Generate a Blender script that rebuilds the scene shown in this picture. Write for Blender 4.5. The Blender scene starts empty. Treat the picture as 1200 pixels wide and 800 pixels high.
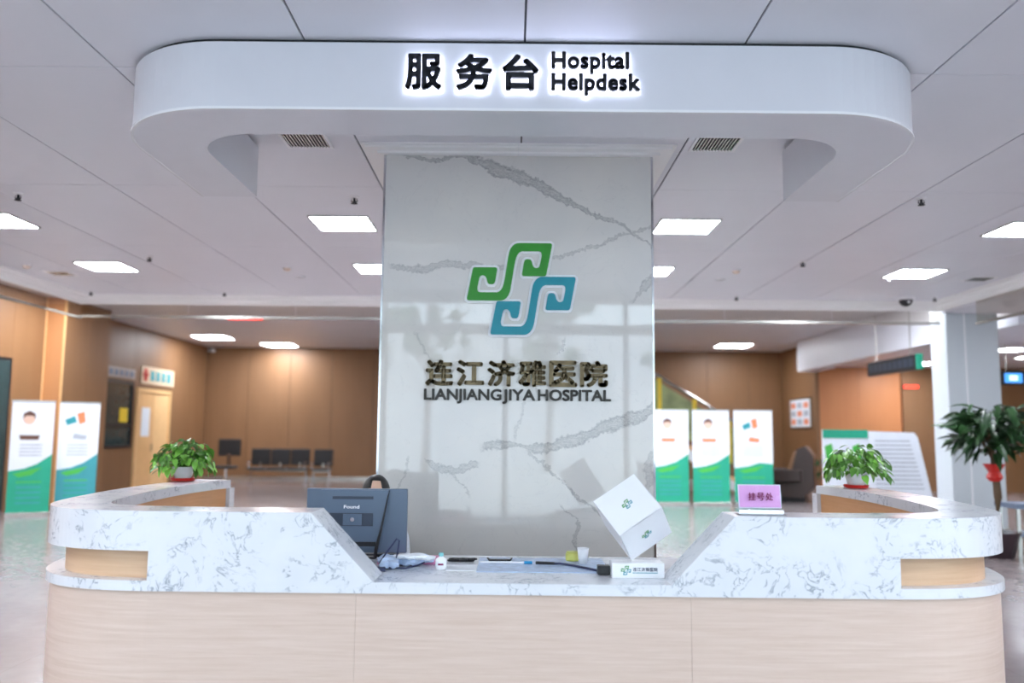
import bpy, bmesh, math, random
from mathutils import Vector, Matrix
random.seed(4)
R = math.radians
C = bpy.context.scene.collection
SC = bpy.context.scene

# ------------------------------------------------------------------ camera, world, exposure
cam = bpy.data.cameras.new('camera'); cam.sensor_width = 36; cam.lens = 30.0
cam.clip_start = .05; cam.clip_end = 300
cam.dof.use_dof = True; cam.dof.focus_distance = 5.3; cam.dof.aperture_fstop = 0.95
camo = bpy.data.objects.new('camera', cam); C.objects.link(camo)
camo.matrix_world = Matrix.Translation((-.05, 0, 1.5)) @ Matrix.Rotation(R(90) + math.atan(.108), 4, 'X') @ Matrix.Rotation(R(.5), 4, 'Z')
SC.camera = camo
w = bpy.data.worlds.new('daylight'); SC.world = w; w.use_nodes = True
bgn = w.node_tree.nodes['Background']; bgn.inputs[0].default_value = (.74, .86, 1.0, 1); bgn.inputs[1].default_value = 2.5
SC.view_settings.view_transform = 'Standard'; SC.view_settings.look = 'None'
SC.view_settings.exposure = 0.82; SC.view_settings.gamma = 1.0
try: SC.view_settings.use_curve_mapping = False
except Exception: pass
PANEL_POWER = 30.0
sun = bpy.data.lights.new('sun', 'SUN'); sun.energy = 5.0; sun.angle = R(1); sun.color = (1, .98, .96)
suno = bpy.data.objects.new('sun', sun); C.objects.link(suno); suno.rotation_euler = (R(-38), 0, R(12))    # behind the building, lights the forecourt only

# ------------------------------------------------------------------ materials
def srgb(c):
    if isinstance(c, str):
        c = [int(c[i:i+2], 16) / 255 for i in (0, 2, 4)]
    else: c = [v / 255 for v in c]
    return tuple(v / 12.92 if v <= .04045 else ((v + .055) / 1.055) ** 2.4 for v in c) + (1,)
class NT:
    def __init__(s, name):
        s.m = bpy.data.materials.new(name); s.m.use_nodes = True
        s.t = s.m.node_tree; s.b = s.t.nodes['Principled BSDF']
    def n(s, typ, **kw):
        nd = s.t.nodes.new('ShaderNode' + typ)
        for k, v in kw.items(): setattr(nd, k, v)
        return nd
    def l(s, a, b): s.t.links.new(a, b)
    def math(s, op, a, b=None, clamp=False):
        nd = s.n('Math', operation=op); nd.use_clamp = clamp
        for i, v in enumerate((a, b)):
            if v is None: continue
            if isinstance(v, (int, float)): nd.inputs[i].default_value = v
            else: s.l(v, nd.inputs[i])
        return nd.outputs[0]
    def mix(s, f, a, b):
        nd = s.n('Mix', data_type='RGBA')
        for sock, v in ((nd.inputs[0], f), (nd.inputs[6], a), (nd.inputs[7], b)):
            if isinstance(v, tuple): sock.default_value = v
            elif isinstance(v, (int, float)): sock.default_value = v
            else: s.l(v, sock)
        return nd.outputs[2]
    def coord(s, scale=(1, 1, 1), kind='Object'):
        tc = s.n('TexCoord'); mp = s.n('Mapping'); mp.inputs['Scale'].default_value = scale
        s.l(tc.outputs[kind], mp.inputs[0]); return mp.outputs[0]
    def noise(s, vec, scale, detail=4, rough=.5, dist=0):
        nd = s.n('TexNoise'); s.l(vec, nd.inputs['Vector'])
        nd.inputs['Scale'].default_value = scale; nd.inputs['Detail'].default_value = detail
        nd.inputs['Roughness'].default_value = rough; nd.inputs['Distortion'].default_value = dist
        return nd
    def rng(s, v, a, b, c=0., d=1.):
        nd = s.n('MapRange'); s.l(v, nd.inputs[0])
        for i, q in enumerate((a, b, c, d)): nd.inputs[i + 1].default_value = q
        return nd.outputs[0]
    def bump(s, h, strength=.2, dist=.01):
        nd = s.n('Bump'); s.l(h, nd.inputs['Height']); nd.inputs['Strength'].default_value = strength
        nd.inputs['Distance'].default_value = dist; s.l(nd.outputs[0], s.b.inputs['Normal'])
def mat(name, col, rough=.5, metal=0, var=.06, scale=6, bump=0, emit=0, coat=0, spec=.5):
    t = NT(name); c = srgb(col); v = t.coord()
    n = t.noise(v, scale)
    dark = tuple(x * (1 - var) for x in c[:3]) + (1,); lite = tuple(min(1, x * (1 + var)) for x in c[:3]) + (1,)
    t.l(t.mix(t.rng(n.outputs[0], .3, .7), dark, lite), t.b.inputs['Base Color'])
    t.b.inputs['Roughness'].default_value = rough; t.b.inputs['Metallic'].default_value = metal
    t.b.inputs['Coat Weight'].default_value = coat; t.b.inputs['Specular IOR Level'].default_value = spec
    if bump: t.bump(n.outputs[0], bump)
    if emit:
        t.b.inputs['Emission Color'].default_value = c; t.b.inputs['Emission Strength'].default_value = emit
    return t.m
M = {}
M['ceiling'] = mat('painted_ceiling_panel', (232, 233, 240), .42, var=.012, scale=1.5)
M['seam'] = mat('ceiling_seam', (84, 86, 92), .8)
M['canopy'] = mat('white_canopy_lacquer', (222, 223, 230), .32, var=.01)
M['canopy_edge'] = mat('white_canopy_edge', (245, 246, 250), .25, var=.01)
M['dark'] = mat('dark_gap', (30, 32, 36), .7)
M['white'] = mat('white_gloss', (240, 240, 243), .3, var=.01)
M['crown'] = mat('crown_plaster', (250, 250, 250), .4, var=.01)
M['metal'] = mat('brushed_metal', (190, 188, 182), .25, 1, var=.05)
M['chrome'] = mat('chrome', (215, 216, 220), .12, 1, var=.02)
M['black'] = mat('black_plastic', (22, 22, 26), .4)
M['leather'] = mat('black_leather', (34, 33, 35), .5, bump=.1, scale=40)
M['darkglass'] = mat('dark_glass', (52, 66, 66), .08)
M['red'] = mat('red_enamel', (205, 38, 30), .4)
M['green'] = mat('logo_green', (48, 146, 44), .3, var=.06, scale=9)
M['teal'] = mat('logo_teal', (12, 142, 160), .3, var=.06, scale=9)
M['bronze'] = mat('bronze_letter', (112, 98, 72), .3, .5, var=.3, scale=14)
M['ink'] = mat('dark_letter', (44, 38, 32), .35)
M['letter_black'] = mat('sign_letter_black', (20, 24, 34), .4)
M['halo'] = mat('letter_backlight', (236, 240, 255), .4, emit=2.6)
M['panel_light'] = mat('light_diffuser', (240, 246, 255), .4, emit=PANEL_POWER)
M['led_glint_red'] = mat('red_led_and_glint', (255, 60, 40), .4, emit=2.0)  # glow of the LED text strip and of the red reflection strip
M['screen_blue'] = mat('lit_screen', (60, 130, 210), .3, emit=1.2)
M['screen_white'] = mat('lit_screen_text', (190, 215, 240), .3, emit=1.2)
M['soil'] = mat('soil', (50, 36, 26), .9, bump=.5, scale=60)
M['pink'] = mat('pink_card', (244, 178, 226), .6, var=.01)
M['pink_ink'] = mat('magenta_ink', (130, 22, 82), .6)
M['pinkpaper'] = mat('pink_folder', (222, 140, 180), .6)
M['paper'] = mat('white_paper', (240, 243, 248), .6, var=.03)
M['bluepaper'] = mat('pale_blue_plastic', (190, 208, 236), .35, var=.2, scale=20)
M['monitor'] = mat('monitor_shell', (88, 104, 124), .35, var=.03)
M['monitor_dark'] = mat('monitor_recess', (50, 60, 76), .4, var=.03)
M['navy'] = mat('navy_cable', (28, 38, 78), .4)
M['blue'] = mat('blue_cap', (40, 150, 205), .35)
M['yellowgreen'] = mat('yellow_green_pot', (205, 205, 110), .4)
M['skin'] = mat('skin', (228, 186, 160), .5, var=.03)
M['hair'] = mat('black_hair', (22, 18, 18), .45, bump=.3, scale=60)
M['eye'] = mat('eye_white', (235, 235, 232), .2); M['iris'] = mat('iris_dark', (40, 26, 20), .2)
M['lip'] = mat('lip', (190, 100, 96), .4)
M['shirt'] = mat('white_uniform', (225, 230, 238), .75, bump=.1, scale=80)
M['trouser'] = mat('navy_trouser', (40, 48, 70), .8)
M['banner_green'] = mat('banner_green_print', (30, 160, 128), .45, var=.05)
M['banner_teal'] = mat('banner_teal_print', (60, 150, 158), .45, var=.05)
M['banner_leaf'] = mat('banner_light_green_print', (74, 180, 72), .45)
M['banner_white'] = mat('banner_white_print', (226, 232, 240), .45, var=.02)
M['print_grey'] = mat('grey_print', (168, 174, 184), .5, var=.1)
M['print_orange'] = mat('orange_print', (226, 130, 86), .5)
M['print_brown'] = mat('brown_print', (98, 66, 54), .5)
M['print_teal'] = mat('teal_print', (40, 140, 150), .5)
M['print_skin'] = mat('skin_print', (226, 190, 170), .5)
M['door'] = mat('pale_wood_door', (222, 176, 122), .4, var=.04)
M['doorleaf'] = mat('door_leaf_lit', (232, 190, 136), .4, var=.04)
M['yellow'] = mat('yellow_notice', (232, 200, 40), .5)
M['tan'] = mat('tan_leather', (150, 112, 80), .4)
M['brownl'] = mat('dark_brown_leather', (58, 46, 42), .35)
M['column'] = mat('white_column_panel', (196, 203, 208), .3, var=.015, scale=2)
M['bark'] = mat('bark', (92, 72, 52), .8, bump=.4, scale=30)
M['potdark'] = mat('dark_glazed_pot', (70, 56, 62), .2)
M['slate'] = mat('slate_blue_stand', (110, 124, 146), .5)
M['ground'] = mat('plaza_paving', (170, 172, 176), .8, scale=1)
M['railglass'] = mat('green_balustrade', (140, 150, 96), .15, var=.4, scale=2)
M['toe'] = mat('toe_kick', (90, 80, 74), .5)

def tile_floor():
    t = NT('polished_floor_tile'); v = t.coord()
    n = t.noise(v, .8, 5); n2 = t.noise(v, 9, 4)
    c = t.mix(t.rng(n.outputs[0], .3, .7), srgb((128, 118, 118)), srgb((142, 132, 132)))
    br = t.n('TexBrick'); t.l(v, br.inputs['Vector']); br.offset = 0
    br.inputs['Scale'].default_value = 1; br.inputs['Brick Width'].default_value = .8; br.inputs['Row Height'].default_value = .8
    br.inputs['Mortar Size'].default_value = .003
    c = t.mix(t.math('MULTIPLY', br.outputs['Fac'], .35), c, srgb((110, 102, 98)))
    t.l(c, t.b.inputs['Base Color']); t.l(t.rng(n2.outputs[0], .3, .7, .16, .26), t.b.inputs['Roughness'])
    return t.m
M['floor'] = tile_floor()
def wall_mat(name, c0, c1):
    t = NT(name); v = t.coord((1, 1, .25)); n = t.noise(v, 2.2, 6, .6)
    n2 = t.noise(t.coord((2, 2, 60)), 1.5, 3)
    f = t.math('ADD', t.math('MULTIPLY', n.outputs[0], .7), t.math('MULTIPLY', n2.outputs[0], .3))
    t.l(t.mix(t.rng(f, .35, .65), srgb(c0), srgb(c1)), t.b.inputs['Base Color'])
    t.b.inputs['Roughness'].default_value = .5
    return t.m
M['orange'] = wall_mat('tan_wall_panel', (126, 90, 58), (134, 97, 65))
M['orange_dark'] = wall_mat('deep_orange_wall_panel', (186, 120, 74), (194, 128, 80))
M['pilaster'] = wall_mat('warm_pilaster_panel', (176, 122, 78), (182, 128, 84))
def wood(name, c0, c1, c2):
    t = NT(name); v = t.coord((1.0, 1.0, 26)); n = t.noise(v, 2.2, 8, .62, .3)
    f = t.noise(t.coord((6, 6, 260)), 1.6, 5, .7)
    c = t.mix(t.rng(n.outputs[0], .32, .68), srgb(c0), srgb(c1))
    c = t.mix(t.math('MULTIPLY', t.rng(f.outputs[0], .56, .8), .55), c, srgb(c2))
    t.l(c, t.b.inputs['Base Color']); t.b.inputs['Roughness'].default_value = .38
    t.bump(f.outputs[0], .06, .003); return t.m
M['wood'] = wood('pale_oak_laminate', (214, 188, 172), (226, 203, 190), (190, 162, 146))
M['wood_warm'] = wood('inner_oak_laminate', (216, 158, 108), (226, 170, 120), (180, 124, 82))
M['wood_band'] = wood('recess_oak_laminate', (216, 176, 142), (226, 190, 156), (186, 146, 114))
def quartz():
    t = NT('white_quartz'); v = t.coord()
    w1 = t.noise(v, 2.6, 3)
    off = t.n('VectorMath', operation='SCALE'); off.inputs['Scale'].default_value = .55
    sub = t.n('VectorMath', operation='SUBTRACT'); sub.inputs[1].default_value = (.5, .5, .5)
    t.l(w1.outputs['Color'], sub.inputs[0]); t.l(sub.outputs[0], off.inputs[0])
    add = t.n('VectorMath', operation='ADD'); t.l(v, add.inputs[0]); t.l(off.outputs[0], add.inputs[1])
    a = t.noise(add.outputs[0], 9, 5, .6, .6)
    ridge = t.math('ABSOLUTE', t.math('SUBTRACT', a.outputs[0], .5))
    line = t.rng(ridge, .0, .03, 1., 0.)
    patch = t.noise(v, 4.6, 3); pm = t.rng(patch.outputs[0], .44, .56)
    fl = t.noise(v, 30, 3); fm = t.rng(fl.outputs[0], .36, .52)
    f = t.math('MULTIPLY', t.math('MULTIPLY', line, pm), fm)
    c = t.mix(t.rng(patch.outputs[0], .3, .7), srgb((232, 233, 238)), srgb((224, 226, 233)))
    c = t.mix(t.math('MULTIPLY', f, .85), c, srgb((128, 138, 152)))
    t.l(c, t.b.inputs['Base Color']); t.b.inputs['Roughness'].default_value = .18
    return t.m
M['quartz'] = quartz()
def marble(veins, steep):
    """vein polylines are given in the panel's own metres: x across, z up."""
    t = NT('grey_veined_marble'); v = t.coord()
    wn = t.noise(v, 7, 5, .65); wn2 = t.noise(v, 38, 3, .6)
    sep = t.n('SeparateXYZ'); t.l(v, sep.inputs[0])
    def warp(o, k, i):
        s1 = t.n('SeparateColor'); t.l(wn.outputs['Color'], s1.inputs[0])
        s2 = t.n('SeparateColor'); t.l(wn2.outputs['Color'], s2.inputs[0])
        a = t.math('MULTIPLY', t.math('SUBTRACT', s1.outputs[i], .5), k)
        b = t.math('MULTIPLY', t.math('SUBTRACT', s2.outputs[i], .5), k * .35)
        return t.math('ADD', o, t.math('ADD', a, b))
    X = warp(sep.outputs[0], .13, 0); Z = warp(sep.outputs[2], .13, 1)
    core = t.noise(t.coord((1, 1, 2.2)), 22, 5, .7, 1.5)
    total = None
    for group, a, b in ((veins, X, Z), (steep, Z, X)):
        for pts, width, strength in group:
            pts = sorted(((p[0], p[1]) if group is veins else (p[1], p[0])) for p in pts)
            if group is veins: W = sorted((p[0], wd) for p, wd in zip(pts, width))
            else: W = sorted((p[0], wd) for p, wd in zip(pts, width))
            x0, x1 = pts[0][0], pts[-1][0]; y0 = min(p[1] for p in pts) ; y1 = max(p[1] for p in pts) + 1e-4
            u = t.rng(a, x0, x1)
            fc = t.n('FloatCurve'); cu = fc.mapping.curves[0]
            def setc(cu, P):
                cu.points[0].location = P[0]; cu.points[1].location = P[-1]
                for p in P[1:-1]: cu.points.new(*p)
                for q in cu.points: q.handle_type = 'AUTO'
            setc(cu, [((p[0] - x0) / (x1 - x0), (p[1] - y0) / (y1 - y0)) for p in pts]); fc.mapping.update()
            t.l(u, fc.inputs['Value'])
            y = t.rng(fc.outputs[0], 0, 1, y0, y1)
            wc = t.n('FloatCurve'); setc(wc.mapping.curves[0], [((p[0] - x0) / (x1 - x0), min(1, p[1] / .12)) for p in W]); wc.mapping.update()
            t.l(u, wc.inputs['Value'])
            wd = t.math('MULTIPLY', wc.outputs[0], .12)
            d = t.math('ABSOLUTE', t.math('SUBTRACT', b, y))
            q = t.math('DIVIDE', d, wd)                              # 0 at the middle, 1 at the border
            body = t.rng(q, .75, 1.15, 1, 0)
            rim = t.math('MULTIPLY', t.rng(q, .5, .95, 0, 1), body)
            str_ = t.rng(t.math('ABSOLUTE', t.math('SUBTRACT', core.outputs[0], .5)), 0, .06, 1, 0)
            f = t.math('ADD', t.math('MULTIPLY', body, .28), t.math('ADD', t.math('MULTIPLY', rim, .45), t.math('MULTIPLY', t.math('MULTIPLY', body, str_), .5)))
            e = t.math('MULTIPLY', t.rng(a, x0 - .01, x0 + .02), t.rng(a, x1 - .02, x1 + .01, 1, 0))
            f = t.math('MULTIPLY', t.math('MULTIPLY', f, e), strength, True)
            total = f if total is None else t.math('MAXIMUM', total, f)
    cl = t.noise(v, 1.3, 4)
    base = t.mix(t.rng(cl.outputs[0], .3, .7), srgb((224, 220, 214)), srgb((212, 210, 208)))
    hair = t.noise(v, 2.2, 6, .6, 1.2)
    hl = t.math('MULTIPLY', t.rng(t.math('ABSOLUTE', t.math('SUBTRACT', hair.outputs[0], .5)), 0, .004, 1, 0), .16)
    base = t.mix(hl, base, srgb((150, 150, 156)))
    c = t.mix(t.math('MULTIPLY', total, .9), base, srgb((112, 112, 116)))
    t.l(c, t.b.inputs['Base Color']); t.b.inputs['Roughness'].default_value = .035
    t.b.inputs['IOR'].default_value = 1.62; t.b.inputs['Coat Weight'].default_value = .9; t.b.inputs['Coat Roughness'].default_value = .02
    return t.m
def px(x, y): return ((x - 602.5) * .00625, 2.896 - (y - 286) * .00642)      # measured on the column's face
def V(ws, st, *p):
    pts = [px(*q) for q in p]
    ws = ws if isinstance(ws, (list, tuple)) else [ws] * len(pts)
    return (pts, [k * .00625 for k in ws], st)
M['marble'] = marble([
    V([1.5, 2, 2.5, 3, 5, 8, 7, 5.5, 4, 3, 2, 1.5], .9, (452, 176), (480, 184), (505, 186), (530, 184), (553, 190), (585, 202), (612, 210), (640, 226), (665, 238), (700, 254), (735, 270), (764, 296)),
    V([3, 4, 4, 4, 3, 2], .75, (449, 312), (475, 316), (505, 314), (530, 310), (555, 311), (592, 314)),
    V([1.5, 2, 2, 2, 1.5], .7, (640, 301), (665, 296), (700, 285), (740, 268), (763, 261)),
    V([3, 6, 5, 2, 6, 7, 7, 8, 7, 5], .9, (560, 520), (578, 514), (590, 515), (605, 519), (625, 520), (655, 514), (685, 503), (710, 493), (740, 484), (764, 467)),
    V([1.5, 2, 2, 2, 3], .8, (612, 522), (640, 545), (660, 562), (685, 583), (712, 597)),
    V([2, 4, 4, 5, 4], .7, (495, 536), (512, 541), (528, 544), (542, 541), (558, 539)),
    V([1.5, 1.5, 1.5], .7, (528, 547), (540, 562), (548, 571)),
    V([2, 5, 5], .6, (735, 352), (748, 336), (764, 322)),
], [
    V([1.5, 1.5, 1.5], .8, (655, 394), (655, 405), (647, 414)),
    V([1.5, 1.5, 1.5], .5, (478, 388), (488, 402), (500, 420)),
    V([1.5, 1.5, 1.5], .5, (612, 462), (605, 485), (597, 512)),
    V([1.5, 1.5, 1.5], .5, (477, 530), (468, 560), (458, 590)),
    V([1.2, 1.6, 2, 1.4, 1.2, 1], .7, (650, 580), (668, 596), (672, 604), (668, 620), (670, 636), (660, 648)),
    V([3, 5, 5, 2], .55, (764, 518), (752, 538), (756, 552), (750, 565)),
])
def leaf_mat(name, c0, c1):
    t = NT(name); oi = t.n('ObjectInfo'); n = t.noise(t.coord(), 8)
    f = t.math('ADD', t.math('MULTIPLY', oi.outputs['Random'], .7), t.math('MULTIPLY', n.outputs[0], .4))
    t.l(t.mix(f, srgb(c0), srgb(c1)), t.b.inputs['Base Color']); t.b.inputs['Roughness'].default_value = .32
    t.b.inputs['Subsurface Weight'].default_value = 0
    return t.m
M['leaf'] = leaf_mat('pothos_leaf', (14, 72, 22), (140, 205, 84))
M['leaf_dark'] = leaf_mat('dark_leaf', (20, 44, 24), (48, 84, 44))
def glass(name, tint, refl=.08):
    t = NT(name); nt = t.t; nt.nodes.remove(t.b)
    tr = t.n('BsdfTransparent'); tr.inputs[0].default_value = tint
    gl = t.n('BsdfGlossy'); gl.inputs['Roughness'].default_value = .02
    lw = t.n('LayerWeight'); lw.inputs[0].default_value = .5
    fr = t.math('ADD', t.math('MULTIPLY', t.math('POWER', lw.outputs['Facing'], 5), .9), .03)
    mx = t.n('MixShader'); t.l(fr, mx.inputs[0]); t.l(tr.outputs[0], mx.inputs[1]); t.l(gl.outputs[0], mx.inputs[2])
    t.l(mx.outputs[0], nt.nodes['Material Output'].inputs[0]); return t.m
M['glass'] = glass('clear_glass', (.93, .96, .95, 1))
M['smoke_glass'] = glass('smoke_curtain_glass', (.90, .88, .84, 1))
M['acrylic'] = glass('acrylic', (.96, .97, 1, 1))
M['tree_far'] = mat('outdoor_tree', (70, 88, 62), .9, var=.4, scale=3)
M['building_far'] = mat('outdoor_facade', (190, 192, 196), .8, var=.1)

# ------------------------------------------------------------------ helpers
def link(o, parent=None):
    C.objects.link(o)
    if parent is not None: o.parent = parent
    return o
def obj(name, bm, m, parent=None, loc=None, rot=None, smooth=False):
    me = bpy.data.meshes.new(name)
    bmesh.ops.recalc_face_normals(bm, faces=bm.faces)
    bm.to_mesh(me); bm.free()
    for x in (m if isinstance(m, list) else [m]): me.materials.append(x)
    if smooth:
        for p in me.polygons: p.use_smooth = True
    o = link(bpy.data.objects.new(name, me), parent)
    if loc: o.location = loc
    if rot: o.rotation_euler = rot
    return o
def tag(o, label, cat, group=None, kind=None):
    o['label'] = label; o['category'] = cat
    if group: o['group'] = group
    if kind: o['kind'] = kind
    return o
def thing(name, label, cat, loc=(0, 0, 0), rz=0, group=None, rot=None):
    o = link(bpy.data.objects.new(name, None)); o.location = loc; o.rotation_euler = rot or (0, 0, rz)
    o.empty_display_size = .1
    return tag(o, label, cat, group)
def structure(name, loc=(0, 0, 0)):
    o = link(bpy.data.objects.new(name, None)); o.location = loc; o['kind'] = 'structure'; return o
def sobj(name, bm, m, smooth=False):
    o = obj(name, bm, m, smooth=smooth); o['kind'] = 'structure'; return o
def bx(bm, x0, x1, y0, y1, z0, z1, mi=0):
    r = bmesh.ops.create_cube(bm, size=1, matrix=Matrix.Translation(((x0+x1)/2, (y0+y1)/2, (z0+z1)/2)) @ Matrix.Diagonal((abs(x1-x0), abs(y1-y0), abs(z1-z0), 1)))
    for v in r['verts']:
        for f in v.link_faces: f.material_index = mi
    return r
def box(x0, x1, y0, y1, z0, z1, bev=0):
    bm = bmesh.new(); bx(bm, x0, x1, y0, y1, z0, z1)
    if bev: bmesh.ops.bevel(bm, geom=bm.edges[:], offset=bev, segments=2, affect='EDGES', profile=.5)
    return bm
def tube(bm, pts, r, seg=8, cap=True):
    pts = [Vector(p) for p in pts]; rings = []
    rr = r if isinstance(r, (list, tuple)) else [r] * len(pts)
    up = Vector((0, 0, 1))
    for i, p in enumerate(pts):
        d = (pts[min(i+1, len(pts)-1)] - pts[max(i-1, 0)]).normalized()
        a = d.cross(up)
        if a.length < .01: a = d.cross(Vector((1, 0, 0)))
        a.normalize(); b = d.cross(a).normalized()
        rings.append([bm.verts.new(p + (a*math.cos(2*math.pi*k/seg) + b*math.sin(2*math.pi*k/seg)) * rr[i]) for k in range(seg)])
    for q in range(len(rings)-1):
        for k in range(seg):
            bm.faces.new((rings[q][k], rings[q][(k+1) % seg], rings[q+1][(k+1) % seg], rings[q+1][k]))
    if cap: bm.faces.new(rings[0]); bm.faces.new(rings[-1])
    return bm
def lathe(prof, seg=24, bm=None):
    bm = bm or bmesh.new(); rings = []
    for r, z in prof:
        rings.append([bm.verts.new((max(r, 1e-4)*math.cos(2*math.pi*k/seg), max(r, 1e-4)*math.sin(2*math.pi*k/seg), z)) for k in range(seg)])
    for q in range(len(rings)-1):
        for k in range(seg):
            bm.faces.new((rings[q][k], rings[q][(k+1) % seg], rings[q+1][(k+1) % seg], rings[q+1][k]))
    bm.faces.new(rings[0]); bm.faces.new(rings[-1])
    return bm
def prism_xz(pts, y0, y1, bm=None):
    """polygon in x,z swept from y0 (front) to y1"""
    bm = bm or bmesh.new()
    a = [bm.verts.new((x, y0, z)) for x, z in pts]; b = [bm.verts.new((x, y1, z)) for x, z in pts]
    n = len(pts)
    fs = [bm.faces.new(a), bm.faces.new(b[::-1])]
    for i in range(n): bm.faces.new((a[i], a[(i+1) % n], b[(i+1) % n], b[i]))
    bm.normal_update(); bmesh.ops.triangulate(bm, faces=fs)
    return bm
def prism_xy(pts, z0, z1, bm=None):
    bm = bm or bmesh.new()
    a = [bm.verts.new((x, y, z0)) for x, y in pts]; b = [bm.verts.new((x, y, z1)) for x, y in pts]
    n = len(pts); fs = [bm.faces.new(a), bm.faces.new(b[::-1])]
    for i in range(n): bm.faces.new((a[i], a[(i+1) % n], b[(i+1) % n], b[i]))
    bm.normal_update(); bmesh.ops.triangulate(bm, faces=fs)
    return bm
def copy_tree(o, parent=None):
    c = o.copy(); C.objects.link(c); c.parent = parent
    for ch in o.children: copy_tree(ch, c)
    return c

# text: each character becomes a mesh of its own
_glyph = {}
def glyph2d(s):
    """flat filled outline of a character: vertices, triangles, boundary edges, extent"""
    if s in _glyph: return _glyph[s]
    cu = bpy.data.curves.new('glyph', 'FONT'); cu.body = s; cu.size = 1; cu.resolution_u = 4; cu.fill_mode = 'FRONT'
    o = bpy.data.objects.new('glyph', cu); C.objects.link(o)
    dg = bpy.context.evaluated_depsgraph_get(); dg.update()
    me = bpy.data.meshes.new_from_object(o.evaluated_get(dg))
    bpy.data.objects.remove(o); bpy.data.curves.remove(cu)
    bm = bmesh.new(); bm.from_mesh(me); bpy.data.meshes.remove(me)
    bmesh.ops.remove_doubles(bm, verts=bm.verts, dist=1e-5)
    bm.verts.index_update()
    V_ = [(v.co.x, v.co.y) for v in bm.verts]; F_ = [[v.index for v in f.verts] for f in bm.faces]
    E_ = [(e.verts[0].index, e.verts[1].index) for e in bm.edges if len(e.link_faces) == 1]
    bm.free()
    xs = [v[0] for v in V_] or [0]; ys = [v[1] for v in V_] or [0]
    _glyph[s] = (V_, F_, E_, min(xs), max(xs), min(ys), max(ys)); return _glyph[s]
def text_mesh(s, bold=0, depth=0):
    g = glyph2d(s); return (None, g[3]-bold, g[4]+bold, g[5]-bold, g[6]+bold)
def advance(c):
    a = text_mesh('H' + c + 'H', 0, 0); b = text_mesh('HH', 0, 0); return (a[2]-a[1]) - (b[2]-b[1])
def place_glyph(c, name, m, parent, x, z, sx, sz, y, bold, thick, extra=None):
    """glyph origin at x,z on a plane facing -Y; y is the middle of its thickness"""
    V_, F_, E_, *_ = glyph2d(c); bm = bmesh.new(); h = thick/2
    fr = [bm.verts.new((a*sx, -h, b*sz)) for a, b in V_]; bk = [bm.verts.new((a*sx, h, b*sz)) for a, b in V_]
    for f in F_: bm.faces.new([fr[i] for i in f]); bm.faces.new([bk[i] for i in f[::-1]])
    for i, j in E_:
        bm.faces.new((fr[i], fr[j], bk[j], bk[i]))
        if bold > 0:
            A = Vector((V_[i][0]*sx, V_[i][1]*sz)); B = Vector((V_[j][0]*sx, V_[j][1]*sz)); d = B-A
            if d.length < 1e-7: continue
            w_ = bold*(sx+sz)/2; d.normalize(); p = Vector((-d.y, d.x))*w_; e = d*w_*.45
            q = [A-p*.75-e, A-p, B-p, B-p*.75+e, B+p*.75+e, B+p, A+p, A+p*.75-e]; hh = h*1.02
            u = [bm.verts.new((v.x, -hh, v.y)) for v in q]; w2 = [bm.verts.new((v.x, hh, v.y)) for v in q]
            bm.faces.new(u); bm.faces.new(w2[::-1])
            for k in range(8): bm.faces.new((u[k], u[(k+1) % 8], w2[(k+1) % 8], w2[k]))
    bmesh.ops.recalc_face_normals(bm, faces=bm.faces)
    me = bpy.data.meshes.new(name); bm.to_mesh(me); bm.free(); me.materials.append(m)
    o = link(bpy.data.objects.new(name, me), parent); o.location = (x, y, z)
    return o
def string(s, x0, x1, z0, caph, y, m, parent, name='letter', bold=.0, thick=.01, halo=None, halo_off=.03, track=0):
    adv = [advance(c) + track for c in s]
    first = text_mesh(s[0], bold, 1.0)
    tot = sum(adv) - track
    k = (x1 - x0) / tot; x = x0
    H = text_mesh('H', 0, 1.0); sz = caph / (H[4]-H[3])
    for c, a in zip(s, adv):
        if c != ' ':
            o = place_glyph(c, name, m, parent, x, z0, k, sz, y, bold, thick)
            if halo:
                h = place_glyph(c, 'backlight', halo, o, 0, 0, k, sz, .0, halo_off, thick*.3); h.location = (0, thick*.8, 0)
        x += a * k
def han(c, cx, cz, w, h, y, m, parent, bold=.03, thick=.01, halo=None, halo_off=.06, name='character'):
    g = text_mesh(c, bold, 1.0); sx = w/(g[2]-g[1]); sz = h/(g[4]-g[3])
    o = place_glyph(c, name, m, parent, cx - sx*(g[1]+g[2])/2, cz - sz*(g[3]+g[4])/2, sx, sz, y, bold, thick)
    if halo:
        place_glyph(c, 'backlight', halo, o, 0, 0, sx, sz, thick*.8, halo_off, thick*.3)
    return o

# ------------------------------------------------------------------ the setting
ZC, ZF, ZR = 3.61, 4.15, 3.45                        # main, far and right-bay ceilings
XL, XR, YB = -6.87, 6.70, 13.35                      # extent of the main ceiling
sobj('floor', box(-12, 15, -1.2, 28, -.12, 0), M['floor'])
ceil = structure('ceiling')
obj('ceiling_backing', box(XL, XR, -.6, YB, ZC+.012, ZC+.06), M['seam'], ceil)
xs = [XL, -5.85, -4.65, -3.54, -2.39, -1.19, 0.005, 1.2, 2.39, 3.5, 4.6, 5.75, XR]
ys = [-.6, 0, 2.4, 4.79, 7.2, 9.62, 12.0, YB]
for i in range(len(xs)-1):
    for j in range(len(ys)-1):
        obj('ceiling_panel', box(xs[i]+.006, xs[i+1]-.006, ys[j]+.004, ys[j+1]-.004, ZC, ZC+.0125), M['ceiling'], ceil)
far = structure('ceiling_far')
bm = bmesh.new()
bx(bm, -12, 8.0, YB, 28, ZF, ZF+.1); bx(bm, -12, XL-.02, -.6, YB, ZF, ZF+.1)
bx(bm, 8.0, 8.75, 22.4, 28, ZF, ZF+.1)
obj('far_slab', bm, M['ceiling'], far)
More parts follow.
